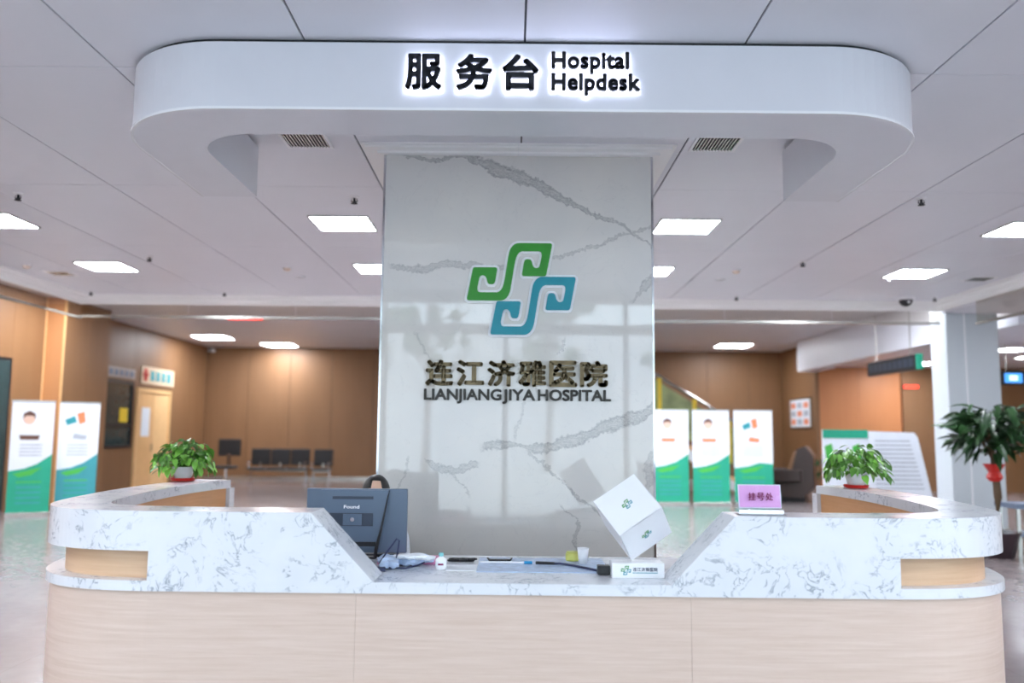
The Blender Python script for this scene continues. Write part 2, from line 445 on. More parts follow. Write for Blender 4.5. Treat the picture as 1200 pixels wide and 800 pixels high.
bm = bmesh.new(); bx(bm, 8.21, 15, YB, 24.2, ZR, ZR+.1); bx(bm, XR+.02, 15, -.6, YB, ZR, ZR+.1)
obj('bay_slab', bm, M['ceiling'], far)
sobj('trim_1', box(8.0, 8.2, YB+.1, 22.49, 3.3, ZF), M['ceiling'])
sobj('trim_2', box(8.0, 8.5, 22.5, 24, 3.3, ZF), M['ceiling'])
# upstand between the main ceiling and the higher hall, above the glass
bm = bmesh.new(); bx(bm, XL-.1, XR+.1, YB, YB+.1, ZC-.0, ZF); bx(bm, XL-.1, XL, -.6, YB, ZC, ZF); bx(bm, XR, XR+.1, -.6, YB, ZC, ZF)
sobj('trim_3', bm, M['ceiling'])

sobj('roof_sun_block', box(-12.2, 15.2, -.9, 28.2, 4.3, 4.5), M['white'])  # unseen slab added to keep sunlight out of the ceiling gaps
# walls
wb = structure('wall_back')
obj('wall_core', box(-9.75, 8.5, 27.03, 27.3, 0, ZF), M['dark'], wb)
x = -9.7
while x < 8.4:
    x2 = min(x + 1.32, 8.5); obj('wall_panel', box(x+.006, x2-.006, 27, 27.03, .12, ZF), M['orange'], wb); x = x2
sobj('baseboard_back', box(-9.7, 8.5, 26.97, 27.03, 0, .12), M['metal'])
wl = structure('wall_left')
obj('wall_core', box(-9.95, -9.73, 18.9, 27.3, 0, ZF), M['dark'], wl)
for y0, y1 in ((18.9, 20.25), (21.78, 21.95), (24.2, 25.6), (25.6, 27.0)):
    obj('wall_panel', box(-9.73, -9.70, y0+.006, y1-.006, 0, ZF), M['orange'], wl)
obj('wall_panel', box(-9.73, -9.70, 20.25, 21.78, 0, 1.07), M['orange'], wl)
obj('wall_panel', box(-9.73, -9.70, 20.25, 21.78, 2.72, ZF), M['orange'], wl)
obj('wall_panel', box(-9.73, -9.70, 21.95, 24.2, 2.62, ZF), M['orange'], wl)
obj('wall_core', box(-9.65, -9.43, -.6, 17.0, 0, ZF), M['dark'], wl)
for y0, y1 in ((-.6, 2), (2, 4.6), (4.6, 7.2), (7.2, 9.8), (9.8, 12.2), (12.2, 14.6), (15.9, 17.0)):
    obj('wall_panel', box(-9.43, -9.40, y0+.006, y1-.006, 0, ZF), M['orange'], wl)
obj('wall_panel', box(-9.43, -9.40, 14.6, 15.9, 2.82, ZF), M['orange'], wl)
obj('pilaster_face', box(-9.70, -9.02, 17.0, 18.9, 0, ZF), M['pilaster'], wl)
obj('wall_panel', box(-9.02, -9.00, 17.02, 17.95, 0, ZF), M['orange'], wl)
obj('wall_panel', box(-9.02, -9.00, 17.96, 18.9, 0, ZF), M['orange'], wl)
for xx in (-9.42, -9.03): obj('corner_strip', box(xx, xx+.03, 16.97, 17.0, 0, ZF), M['door'], wl)
wr = structure('wall_right')
obj('wall_panel', box(8.5, 8.6, 25.5, 27.3, 0, ZF), M['orange'], wr)
obj('wall_panel', box(8.5, 8.6, 24.0, 25.49, 0, ZF), M['orange'], wr)
for x0, x1 in ((8.6, 9.7), (9.7, 10.9)): obj('wall_panel', box(x0+.005, x1-.005, 24.0, 24.1, 0, ZR), M['orange_dark'], wr)
for x0, x1 in ((10.9, 12.2), (12.2, 13.5), (13.5, 14.8)): obj('wall_panel', box(x0+.005, x1-.005, 23.9, 24.1, 0, ZR), M['orange'], wr)
for k in range(10): obj('wall_panel', box(14.8, 14.9, -.6 + k*2.45, -.6 + (k+1)*2.45 - .01, 0, ZR), M['orange'], wr)
# glazed shop front behind the camera
wf = structure('wall_front')
obj('head_beam', box(-9.9, 14.9, -.75, -.6, 3.5, ZF), M['white'], wf)
obj('transom', box(-9.9, 14.9, -.72, -.62, 3.02, 3.18), M['metal'], wf)
for k in range(14):
    xm = -9.4 + k * 1.85; obj('mullion', box(xm-.04, xm+.04, -.72, -.62, 0, 3.5), M['metal'], wf)
    if k < 13:
        obj('glass_pane', box(xm+.04, xm+1.81, -.68, -.67, .02, 3.02), M['glass'], wf)
        obj('glass_pane', box(xm+.04, xm+1.81, -.68, -.67, 3.18, 3.5), M['glass'], wf)
# outside, seen only as reflections
sobj('ground', box(-60, 60, -80, -1.2, -.3, -.06), M['ground'])
for k, (tx, ty, hh) in enumerate(((-7, -17, 6.0), (-3.4, -21, 7.5), (1.5, -24, 7), (6.5, -18, 6.5), (11, -22, 8), (-12, -22, 8))):
    t = thing('street_tree', 'street tree on the forecourt behind the viewer, ' + ('second', 'third', 'fourth', 'fifth', 'sixth', 'first')[k] + ' from the left', 'tree', (tx, ty, -.06), group='trees on the forecourt')
    bm = bmesh.new(); tube(bm, [(0, 0, 0), (.1, 0, hh*.4), (0, .1, hh*.9)], [.18, .13, .04])
    for q in range(14):
        a = random.random()*6.3; z = hh*(.35 + .5*random.random()); L = hh*.3
        tube(bm, [(.05, 0, z), (math.cos(a)*L*.5, math.sin(a)*L*.5, z+L*.35), (math.cos(a)*L, math.sin(a)*L, z+L*.9)], [.06, .04, .015], 5)
    obj('trunk', bm, M['bark'], t)
    bm = bmesh.new()
    for q in range(34):
        a = random.random()*6.3; rr = hh*.28*random.random()**.5; z = hh*(.55 + .5*random.random())
        bmesh.ops.create_icosphere(bm, subdivisions=1, radius=.22+.25*random.random(), matrix=Matrix.Translation((math.cos(a)*rr, math.sin(a)*rr, z)))
    obj('crown', bm, M['tree_far'], t)
o = obj('office_block', box(-30, 30, -62, -52, -.1, 9), M['building_far']); tag(o, 'pale long building across the forecourt behind the viewer', 'building')

# crown moulding
def crown(name, a, b, nrm):
    """profile swept from a to b; nrm points into the room"""
    prof = [(0, 0), (.20, 0), (.20, -.02), (.15, -.035), (.13, -.07), (.06, -.10), (.045, -.125), (.0, -.135)]
    a = Vector(a); b = Vector(b); n = Vector(nrm); bm = bmesh.new()
    d = (b-a).normalized()
    r0 = [bm.verts.new(a + n*p + d*p*0 + Vector((0, 0, z))) for p, z in prof]; r1 = [bm.verts.new(b + n*p + Vector((0, 0, z))) for p, z in prof]
    k = len(prof)
    for i in range(k): bm.faces.new((r0[i], r0[(i+1) % k], r1[(i+1) % k], r1[i]))
    bm.faces.new(r0); bm.faces.new(r1[::-1]); return sobj(name, bm, M['crown'])
crown('trim_4', (XL, YB, ZC), (XR, YB, ZC), (0, -1, 0))
crown('trim_5', (XL, -.6, ZC), (XL, YB, ZC), (1, 0, 0))
crown('trim_6', (XR, -.6, ZC), (XR, YB, ZC), (-1, 0, 0))
# glass smoke curtain hanging under the crown, with its metal foot rail
sc = structure('trim_7')
def curtain(a0, a1, along_x, c, n, z0=3.30):
    step = (a1-a0)/n
    for k in range(n):
        p, q = a0+k*step+.006, a0+(k+1)*step-.006
        bm = box(p, q, c+.02, c+.03, z0, ZC-.12) if along_x else box(c-.005, c+.005, p, q, z0, ZC-.12)
        obj('glass_pane', bm, M['smoke_glass'], sc)
    bm = box(a0, a1, c-.0, c+.07, z0-.03, z0+.005) if along_x else box(c-.03, c+.03, a0, a1, z0-.03, z0+.005)
    obj('foot_rail', bm, M['metal'], sc)
curtain(XL, XR, True, YB, 8)
curtain(-.6, YB, False, XL, 7, 3.27)
curtain(-.6, 12.3, False, XR+.01, 6, 3.16)
o = obj('red_glint_strip', box(-4.56, -4.02, YB+.08, YB+.12, 3.262, 3.285), M['led_glint_red']); tag(o, 'thin red glowing strip standing in for a reflection on the smoke curtain foot rail', 'light')  # red light reflection made as a glowing strip
obj('glint_bracket', box(-4.5, -4.08, YB+.04, YB+.12, 3.285, 3.30), M['metal'], o)  # bracket added to carry the reflection strip

# ------------------------------------------------------------------ marble column with the logo
col = structure('pillar_centre', (0, 6.2, 0))
MB = box(-1.012, .985, 0, .02, 0, ZC-.03, .004)
o = obj('marble_front_slab', MB, M['marble'], col)
obj('marble_side_slab', box(-1.012, -.99, .022, 1.4, 0, ZC-.03), M['marble'], col)
obj('marble_side_slab', box(.963, .985, .022, 1.4, 0, ZC-.03), M['marble'], col)
obj('column_core', box(-.99, .963, .02, 1.4, 0, ZC-.03), M['white'], col)
for xx in (-1.018, .975): obj('corner_bead', box(xx, xx+.016, -.004, .012, 0, ZC-.03), M['chrome'], col)
cor = structure('trim_8', (0, 6.2, 0))
bm = bmesh.new()
for e, z0, z1 in ((.16, ZC-.012, ZC), (.13, ZC-.028, ZC-.012), (.05, ZC-.045, ZC-.028)):
    bx(bm, -1.012-e, -.015-.001, -e, 1.4+e, z0, z1); bx(bm, -.015+.001, .985+e, -e, 1.4+e, z0, z1)
obj('cornice_board', bm, M['crown'], cor)

H = [(300,270),(291,330),(282,375),(275,396),(265,415),(252,429),(235,437),(105,437),(92,432),(86,420),(85,400),(92,365),(98,335),(103,321),(112,313),(125,310),(137,313),(147,322),(154,335),(157,350),(162,365),(172,375),(190,377),(205,375),(214,366),(219,350),(232,268),(230,258),(222,252),(65,252),(55,255),(49,266),(8,478),(9,490),(18,497),(250,497),(272,495),(290,488),(305,476),(318,458),(327,438),(334,412)]
S = H + [(652-x, 566-y) for x, y in H]
def logo(S, dx, dy, ox=0, oz=0, k=1.0):
    out = []
    for x, y in S:
        X = 540 + (x+dx)/6.4; Y = 275 + (y+dy)/6.4
        out.append((((X - 602.5) * .00625 + 0.0) * k + ox, (2.896 - (Y - 286) * .00642 - 2.56) * k + oz))
    return out
def outline(pts, wd, y0, y1):
    n = len(pts); area = sum(pts[i][0]*pts[(i+1) % n][1] - pts[(i+1) % n][0]*pts[i][1] for i in range(n)); sg_ = 1 if area > 0 else -1
    out = []
    for i in range(n):
        p, c, q = Vector(pts[i-1]), Vector(pts[i]), Vector(pts[(i+1) % n])
        n1 = (c-p).normalized(); n2 = (q-c).normalized(); n1 = Vector((n1.y, -n1.x))*sg_; n2 = Vector((n2.y, -n2.x))*sg_
        m_ = n1 + n2; m_ = m_.normalized() * min(1.3, 1/max(.4, m_.normalized().dot(n1))); out.append(tuple(c + m_*wd))
    return prism_xz(out, y0, y1)
lg = thing('logo_emblem', 'green and turquoise interlocking hook emblem mounted on marble column', 'emblem', (0, 6.2, 2.56))
for dx, dy, mm, nm in ((0, 0, 'green', 'green_hook'), (179, 250, 'teal', 'turquoise_hook')):
    p = logo(S, dx, dy)
    g = obj(nm, prism_xz(p, -.024 - (.002 if dx else 0), -.010), M[mm], lg)
    obj('white_edge', outline(p, .018, -.012 + (.001 if dx else 0), -.001), M['white'], g)
tl = thing('hospital_name_lettering', 'bronze Chinese lettering with dark English name below the emblem', 'lettering', (0, 6.2, 1.72))
xc = [-.628, -.401, -.16, .062, .293, .547]
for c, cx in zip('连江济雅医院', [(-.69 + .115 + i*.2245) for i in range(6)]):
    han(c, cx, .215, .205, .192, -.012, M['bronze'], tl, bold=.042, thick=.024)
for wd_, a, b in (('LIANJIANG', -.69, -.118), ('JIYA', -.106, .118), ('HOSPITAL', .135, .668)):
    string(wd_, a, b, .022, .075, -.008, M['ink'], tl, bold=.032, thick=.016)

# ------------------------------------------------------------------ canopy with the lit sign
def arc(cx, cy, r, a0, a1, n=16): return [(cx + r*math.cos(R(a0+(a1-a0)*i/n)), cy + r*math.sin(R(a0+(a1-a0)*i/n))) for i in range(n+1)]
def Upath(hw, yf, r, yb):            # from back left, round the front, to back right
    return [(-hw, yb)] + arc(-hw+r, yf+r, r, 180, 270) + arc(hw-r, yf+r, r, 270, 360) + [(hw, yb)]
YE = 6.12; ZB = 3.213
outer = Upath(2.33, 4.40, .68, YE); inner = Upath(1.935, 4.79, .38, YE)
cn = thing('ceiling_canopy', 'white rounded U-shaped canopy hanging from the ceiling over the desk', 'canopy', (0, 0, 0))
def strip_solid(po, pi, z0, z1, bm=None):
    bm = bm or bmesh.new(); n = len(po)
    a = [bm.verts.new((*p, z0)) for p in po]; b = [bm.verts.new((*p, z1)) for p in po]
    c = [bm.verts.new((*p, z0)) for p in pi]; d = [bm.verts.new((*p, z1)) for p in pi]
    for i in range(n-1):
        bm.faces.new((a[i], a[i+1], b[i+1], b[i])); bm.faces.new((c[i], d[i], d[i+1], c[i+1]))
        bm.faces.new((a[i], c[i], c[i+1], a[i+1])); bm.faces.new((b[i], b[i+1], d[i+1], d[i]))
    bm.faces.new((a[0], b[0], d[0], c[0])); bm.faces.new((a[-1], c[-1], d[-1], b[-1]))
    return bm
def inset(path, d):
    out = []
    for i, p in enumerate(path):
        a = Vector(path[max(i-1, 0)]); b = Vector(path[min(i+1, len(path)-1)]); t = (b-a).normalized()
        out.append((p[0] - t.y*d, p[1] + t.x*d))
    return out
o = obj('canopy_body', strip_solid(outer, inner, ZB, ZC-.022), M['canopy'], cn)
obj('edge_lip', strip_solid(inset(outer, -.007), inset(outer, .012), ZB-.002, ZB+.012), M['canopy_edge'], cn)
obj('shadow_gap', strip_solid(inset(outer, .02), inset(inner, -.02), ZC-.022, ZC), M['dark'], cn)
sg = thing('helpdesk_sign_lettering', 'black backlit Chinese and English lettering on the canopy front', 'lettering', (0, 4.40, 3.3))
for c, cx in (('服', -.534), ('务', -.264), ('台', -.017)):
    han(c, cx, .113, .195, .198, -.03, M['letter_black'], sg, bold=.036, thick=.02, halo=M['halo'], halo_off=.055)
string('Hospital', .143, .565, .142, .083, -.03, M['letter_black'], sg, bold=.042, thick=.02, halo=M['halo'], halo_off=.055, track=.03)
string('Helpdesk', .143, .612, .022, .083, -.03, M['letter_black'], sg, bold=.042, thick=.02, halo=M['halo'], halo_off=.055, track=.03)

# ------------------------------------------------------------------ ceiling fittings
def grille(x, y, label):
    t = thing('air_grille', label, 'vent', (x, y, ZC))
    bm = bmesh.new()
    for a in ((-.17, .17, -.17, -.15), (-.17, .17, .15, .17), (-.17, -.15, -.15, .15), (.15, .17, -.15, .15)): bx(bm, *a, -.012, 0)
    obj('frame', bm, M['white'], t)
    obj('backing', box(-.15, .15, -.15, .15, -.003, -.001), M['dark'], t)
    for k in range(13): obj('slat', box(-.138+k*.023, -.130+k*.023, -.15, .15, -.011, -.003), M['metal'], t)
grille(-1.56, 6.0, 'slatted air grille in the ceiling left of the marble column top')
grille(1.42, 6.0, 'slatted air grille in the ceiling right of the marble column top')
def light_panel(x, y, z, label, group=None, sx=.6, sy=.6):
    t = thing('ceiling_light', label, 'light', (x, y, z), group=group)
    bm = bmesh.new(); a, b = sx/2, sy/2; f = .018
    for q in ((-a, a, -b, -b+f), (-a, a, b-f, b), (-a, -a+f, -b+f, b-f), (a-f, a, -b+f, b-f)): bx(bm, *q, -.014, 0)
    obj('frame', bm, M['metal'], t)
    obj('diffuser', box(-a+f, a-f, -b+f, b-f, -.010, -.002), M['panel_light'], t)
    return t
ORD = ['first', 'second', 'third', 'fourth', 'fifth', 'sixth', 'seventh', 'eighth', 'ninth', 'tenth']
XP = {-5.3: 'outer left', -1.77: 'left of the marble column', 1.7: 'right of the marble column', 5.15: 'outer right'}
for lx, side in XP.items():
    for ly, row in ((8.48, 'near row'), (10.88, 'far row')):
        lab = {'outer left': 'square lit ceiling panel near the left edge of the hall, ', 'outer right': 'square lit ceiling panel near the right edge of the hall, '}.get(side, 'square lit ceiling panel just ' + side + ', ') + row
        light_panel(lx, ly, ZC, lab)
for i, lx in enumerate((-5.3, -3.7, 3.7, 5.15)): light_panel(lx, 1.25, ZC, 'unseen lit ceiling panel over the entrance, ' + ORD[i] + ' from the left wall', 'unseen panels over the entrance')  # out-of-view panels, kept for the light they give
for lx in (-5.3, 5.15):
    for ly in (3.65, 6.05): light_panel(lx, ly, ZC, 'lit ceiling panel far to the ' + ('left' if lx < 0 else 'right') + ' of the canopy, ' + ('nearer the entrance' if ly < 5 else 'level with the marble column'), 'panels beside the canopy')
for lx, ly, lab in ((-8.55, 24.1, 'lit panel in the far left ceiling, nearer the side wall'), (-7.2, 26.1, 'lit panel in the far left ceiling, nearer the back wall'), (6.5, 25.1, 'lit panel in the far right ceiling above the orange wall')):
    light_panel(lx, ly, ZF, lab, sx=.95, sy=.95)
for i, lx in enumerate((-8.2, -4.5, -1, 2.5, 6)):
    for ly in (14.6, 16.2): light_panel(lx, ly, ZF, ORD[i] + ' unseen far hall panel from the left, ' + ('just beyond' if ly < 15 else 'second row behind') + ' the smoke curtain', 'hidden far hall panels', .9, .9)  # hidden panels added to brighten the far hall
for i, (lx, ly) in enumerate(((-8.2, 3), (-8.2, 7), (-8.2, 11))): light_panel(lx, ly, ZF, 'unseen lit panel over the left aisle, ' + ORD[i] + ' from the entrance', 'unseen left aisle panels', .7, .7)  # added out of sight to light the left aisle
light_panel(11.0, 18.8, ZR, 'small lit panel in the right bay ceiling beside the white column')
light_panel(10.75, 22.6, ZR, 'lit panel in the right bay ceiling behind the hanging sign', sx=.8, sy=.8)
for i, (lx, ly) in enumerate(((10.5, 4), (10.5, 9), (10.5, 14), (13, 17), (13.5, 12), (12.6, 20.5))): light_panel(lx, ly, ZR, 'unseen lit panel of the right bay ceiling, ' + ORD[i] + ' from the entrance', 'unseen right bay panels', .7, .7)  # more unseen panels, added to brighten the right bay

spr = None
SPR = [(-4.5, 7.49, 'ceiling sprinkler at far left between two lit panels, nearest row'), (-4.47, 10.22, 'ceiling sprinkler right of the outer left lit panel'), (-1.48, 7.50, 'ceiling sprinkler left of the column above the near lit panel'),
       (-4.44, 12.86, 'small sprinkler before the crown moulding, left of the column'), (3.57, 7.39, 'ceiling sprinkler right of the canopy, nearest row'), (3.47, 10.19, 'ceiling sprinkler right of the column, middle of the ceiling'),
       (3.36, 12.84, 'small sprinkler before the crown moulding, right of the column'), (6.34, 12.76, 'small sprinkler in the far right ceiling corner'), (-6.49, 12.89, 'small sprinkler in the far left ceiling corner')]
for x, y, lab in SPR:
    if spr is None:
        spr = thing('sprinkler', lab, 'sprinkler', (x, y, ZC), group='ceiling sprinklers')
        obj('escutcheon', lathe([(.045, 0), (.045, -.006), (.028, -.014), (.02, -.014)], 16), M['white'], spr)
        bm = tube(bmesh.new(), [(0, 0, -.012), (0, 0, -.05)], .011); tube(bm, [(-.022, 0, -.022), (-.028, 0, -.04), (0, 0, -.062)], .006); tube(bm, [(.022, 0, -.022), (.028, 0, -.04), (0, 0, -.062)], .006)
        obj('nozzle', bm, M['dark'], spr)
        obj('deflector', lathe([(.004, -.058), (.03, -.062), (.03, -.066), (.004, -.068)], 14), M['dark'], spr)
    else:
        c = copy_tree(spr); c.location = (x, y, ZC); c['label'] = lab
det = None
for x, y, lab in ((-6.31, 10.83, 'white smoke detector beside the left crown moulding'), (-2.96, 10.85, 'white smoke detector left of the column in the far row'), (2.81, 10.76, 'white smoke detector right of the column in the far row')):
    if det is None:
        det = thing('smoke_detector', lab, 'detector', (x, y, ZC), group='smoke detectors')
        obj('base', lathe([(.06, 0), (.06, -.012), (.05, -.016)], 20), M['white'], det)
        obj('sensor', lathe([(.045, -.016), (.042, -.04), (.02, -.052), (.005, -.053)], 20), mat('detector_cream', (238, 220, 205), .4), det)
    else:
        c = copy_tree(det); c.location = (x, y, ZC); c['label'] = lab
for x, y, lab in ((-2.95, 11.5, 'flat round white cover plate behind the left smoke detector'), (2.77, 11.43, 'flat round white cover plate behind the right smoke detector')):
    o = obj('cover_plate', lathe([(.07, 0), (.07, -.008), (.055, -.014), (.002, -.015)], 20), M['canopy_edge'], None, (x, y, ZC)); tag(o, lab, 'cover plate')
for x, y, lab in ((-6.18, 11.4, 'small grey return air vent near the left crown moulding'), (6.18, 11.23, 'small grey return air vent near the right crown moulding')):
    t = thing('return_vent', lab, 'vent', (x, y, ZC))
    bm = bmesh.new()
    for a in ((-.17, .17, -.17, -.14), (-.17, .17, .14, .17), (-.17, -.14, -.14, .14), (.14, .17, -.14, .14)): bx(bm, *a, -.01, 0)
    obj('frame', bm, M['white'], t); obj('backing', box(-.14, .14, -.14, .14, -.004, -.001), M['dark'], t)
    for k in range(7): obj('slat', box(-.14, .14, -.125+k*.04, -.105+k*.04, -.009, -.004), M['metal'], t)
t = thing('dome_camera', 'black dome security camera on the ceiling before the white column', 'camera', (5.92, 12.8, ZC))
obj('base', lathe([(.13, 0), (.13, -.03), (.115, -.045)], 24), M['white'], t)
obj('dome', lathe([(.10, -.045)] + [(.10*math.cos(R(a)), -.045-.10*math.sin(R(a))) for a in range(10, 90, 16)] + [(.002, -.146)], 24), M['black'], t, smooth=True)
obj('lens', lathe([(.02, 0), (.02, .01), (.002, .012)], 12), M['canopy_edge'], t, (0, -.088, -.085), (R(70), 0, 0))
t = thing('hanging_wire_end', 'white curled wire end hanging beside the outer right lit panel', 'wire', (4.86, 10.9, ZC))
obj('wire', tube(bmesh.new(), [(0, 0, 0), (-.03, 0, -.01), (-.06, 0, -.04), (-.05, 0, -.09), (-.02, 0, -.11)], .009), M['canopy_edge'], t)

# ------------------------------------------------------------------ reception desk
desk = thing('reception_desk', 'curved reception desk with white quartz top and pale oak base', 'desk', (.01, 4.31, 0), R(-.7))
def catmull(P, n=10):
    out = []
    for i in range(len(P)-1):
        p0 = Vector(P[max(i-1, 0)]); p1 = Vector(P[i]); p2 = Vector(P[i+1]); p3 = Vector(P[min(i+2, len(P)-1)])
        for k in range(n):
            t = k/n; out.append(tuple(.5*((2*p1)+(p2-p0)*t+(2*p0-5*p1+4*p2-p3)*t*t+(3*p1-p0-3*p2+p3)*t**3)))
    out.append(P[-1]); return out
half = [(1.86, 0), (2.10, .025), (2.33, .11), (2.50, .26), (2.61, .48), (2.69, .85), (2.76, 1.4), (2.79, 2.0), (2.76, 2.55), (2.70, 2.86)]
rp = catmull(half, 6); lp = [(-x, y) for x, y in rp][::-1]
def side(path, o0, o1, z0, z1, bm=None): return strip_solid(inset(path, o0), inset(path, o1), z0, z1, bm)
OAK, QZ = M['wood'], M['quartz']
# quartz on the two wings, front fascia with the dropped middle
fp = [(-1.86, .71), (1.86, .71), (1.86, 1.10), (1.055, 1.10), (.735, .765), (-.735, .765), (-1.055, 1.10), (-1.86, 1.10)]
o = obj('quartz_front', prism_xz(fp, 0, .28), QZ, desk)
for nm, path in (('left', lp), ('right', rp)):
    bm = side(path, 0, .30, 1.035, 1.10); side(path, 0, .03, .905, 1.035, bm)
    o = obj('quartz_wing_top', bm, QZ, desk)
    obj('quartz_ledge', side(path, 0.0, .16, .71, .76), QZ, desk)
    ins = path[:-4] if nm == 'right' else path[4:]
    obj('oak_band', side(path, .09, .27, .76, 1.035), M['wood_band'], desk)
    obj('oak_liner', side(path, .272, .285, .10, 1.034), M['wood_warm'], desk)
    # base split in curved panels
    q = [0, 14, 28, 42, len(path)-1]
    for a, b in zip(q[:-1], q[1:]):
        obj('oak_base_panel', side(path[a:b+1], .02, .06, .10, .709), OAK, desk)
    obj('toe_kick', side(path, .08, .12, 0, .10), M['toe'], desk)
    e = path[-1] if nm == 'right' else path[0]; s = 1 if nm == 'right' else -1
    obj('quartz_end_panel', box(e[0]-(.30 if s > 0 else 0), e[0]+(0 if s > 0 else .30), e[1]-.10, e[1]+.012, 0, 1.034), QZ, desk)
for a, b in ((-1.86, -.825), (-.822, .832), (.835, 1.86)):
    obj('oak_base_panel', box(a, b+.0018, .02, .06, .10, .709), OAK, desk)
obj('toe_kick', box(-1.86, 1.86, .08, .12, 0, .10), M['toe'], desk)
obj('worktop', box(-1.86, 1.86, .282, .96, .735, .765), QZ, desk)
for xx in (-1.84, -.62, .60, 1.82): obj('support_panel', box(xx-.01, xx+.01, .13, .94, 0, .734), OAK, desk)

# ------------------------------------------------------------------ things on the desk
def pothos(label, loc, seed, spreadx=.25, sh=0):
    rnd = random.Random(seed)
    t = thing('potted_pothos', label, 'plant', loc, group='potted plants on the desk ends')
    obj('pot', lathe([(.055, .012), (.07, .05), (.085, .11), (.09, .115), (.078, .112), (.07, .09), (.01, .088)], 24), M['white'], t, smooth=True)
    obj('saucer', lathe([(.06, 0), (.088, .006), (.095, .028), (.088, .028), (.075, .012), (.01, .011)], 24), M['red'], t)
    obj('soil', lathe([(.072, .088), (.04, .095), (.01, .1)], 16), M['soil'], t)
    bm = bmesh.new(); tips = []
    for k in range(240):
        a = rnd.random()*6.283; e = rnd.random(); rad = spreadx*(.16 + .84*e**.6); 
        z = .085 + .27*math.sqrt(max(0, 1-(rad/(spreadx*1.1))**2))*rnd.uniform(.1, 1.0)**.7 - .06*(rad/spreadx)**2*rnd.random()
        p = (rad*math.cos(a)*1.0 + sh*rad, rad*math.sin(a)*.8, z); tips.append((p, a, rad/spreadx))
        if k % 4 == 0: tube(bm, [(.02*math.cos(a), .02*math.sin(a), .09), (p[0]*.5, p[1]*.5, z*.9+.04), p], [.004, .003, .002], 5)
    obj('stems', bm, M['leaf'], t)
    for (p, a, e) in tips:
        s = rnd.uniform(.022, .044)
        o = link(bpy.data.objects.new('leaf', LEAF), t); o.location = p
        tilt = rnd.uniform(-.3, .5) + e*.9 ; o.rotation_euler = Matrix.Rotation(a - math.pi/2 + rnd.uniform(-.8, .8), 3, 'Z').to_4x4().to_3x3() .to_euler()
        m = Matrix.Rotation(a + rnd.uniform(-.9, .9), 4, 'Z') @ Matrix.Rotation(tilt, 4, 'Y') @ Matrix.Rotation(rnd.uniform(-.6, .6), 4, 'X')
        o.matrix_local = Matrix.Translation(p) @ m @ Matrix.Diagonal((s*1.3, s, s, 1))
    return t
def leaf_mesh(name, m, slim=1.0):
    bm = bmesh.new()
    rows = [(-.15, 0, 0), (0.0, .55, .10), (.35, .72, .16), (.75, .58, .13), (1.15, .32, .04), (1.55, 0, -.14)]
    mid = [bm.verts.new((x, 0, z - .12 if 0 < i < 5 else z-.06)) for i, (x, y, z) in enumerate(rows)]
    L = [bm.verts.new((x - (.14 if i == 1 else 0), y*slim, z)) for i, (x, y, z) in enumerate(rows) if 0 < i < 5]
    Rr = [bm.verts.new((x - (.14 if i == 1 else 0), -y*slim, z)) for i, (x, y, z) in enumerate(rows) if 0 < i < 5]
    for S_ in (L, Rr):
        bm.faces.new((mid[0], mid[1], S_[0])); bm.faces.new((mid[5], S_[3], mid[4]))
        for i in range(3): bm.faces.new((mid[i+1], mid[i+2], S_[i+1], S_[i]))
    bmesh.ops.recalc_face_normals(bm, faces=bm.faces)
    me = bpy.data.meshes.new(name); bm.to_mesh(me); bm.free(); me.materials.append(m)
    for p in me.polygons: p.use_smooth = True
    return me
LEAF = leaf_mesh('leaf', M['leaf']); LEAFD = leaf_mesh('dark_leaf', M['leaf_dark'], .6)
pothos('bushy green pothos in a white pot on the left desk end', (-2.67, 6.90, 1.10), 3, .24)
pothos('bushy green pothos in a white pot on the right desk end', (2.65, 6.75, 1.10), 8, .24, .06)

# pink registration card in its acrylic stand
t = thing('counter_card_stand', 'pink card in clear acrylic stand on the right counter', 'sign', (1.225, 4.41, 1.10), R(-1))
bm = prism_xz([(-.115, .0), (.115, .0), (.108, .15), (-.108, .15)], 0, .003)
bk = obj('acrylic_front', bm, M['acrylic'], t, (0, .0, 0.004), (R(-9), 0, 0))
obj('pink_card', box(-.104, .104, .004, .007, .035, .145), M['pink'], t, (0, 0, .004), (R(-9), 0, 0))
obj('white_border', box(-.109, .109, .0075, .0085, .03, .15), M['white'], t, (0, 0, .004), (R(-9), 0, 0))
obj('acrylic_back', box(-.109, .109, -.003, 0, 0, .15), M['acrylic'], t, (0, .06, .004), (R(8), 0, 0))
obj('acrylic_foot', box(-.122, .122, -.035, .075, 0, .004), M['acrylic'], t)
obj('foot_edge', box(-.112, .112, -.012, -.004, .004, .026), M['chrome'], t)
cp = t.children[1]
for c, cx in zip('挂号处', (-.044, 0, .044)):
    han(c, cx, .092, .037, .04, .0015, M['pink_ink'], cp, bold=.02, thick=.002)

# monitor, back towards the viewer
t = thing('computer_monitor', 'grey-blue computer monitor seen from behind on the worktop', 'monitor', (-.955, 5.10, .765))
obj('shell', box(-.297, .297, .0, .035, .035, .405, .006), M['monitor'], t)
obj('screen', box(-.285, .285, .0352, .038, .05, .395), M['black'], t)
obj('rear_bulge', prism_xz([(-.21, .06), (.14, .06), (.19, .398), (-.21, .398)], -.018, 0), M['monitor'], t)
obj('vent_slots', box(-.14, .10, -.022, -.018, .345, .362), M['monitor_dark'], t)
g = obj('mount_recess', box(-.16, .10, -.021, -.018, .19, .265, .001), M['monitor_dark'], t)
obj('mount_plate', box(-.075, .035, -.026, -.021, .195, .26), M['monitor'], g)
obj('mount_screw', lathe([(.012, 0), (.012, .004), (.002, .005)], 12), M['chrome'], g, (-.02, -.026, .228), (R(90), 0, 0))
string('Found', -.075, .02, .292, .018, -.0195, M['canopy_edge'], t, bold=.03, thick=.003)
obj('port_strip', box(-.10, .12, -.024, -.018, .075, .10), M['black'], t)
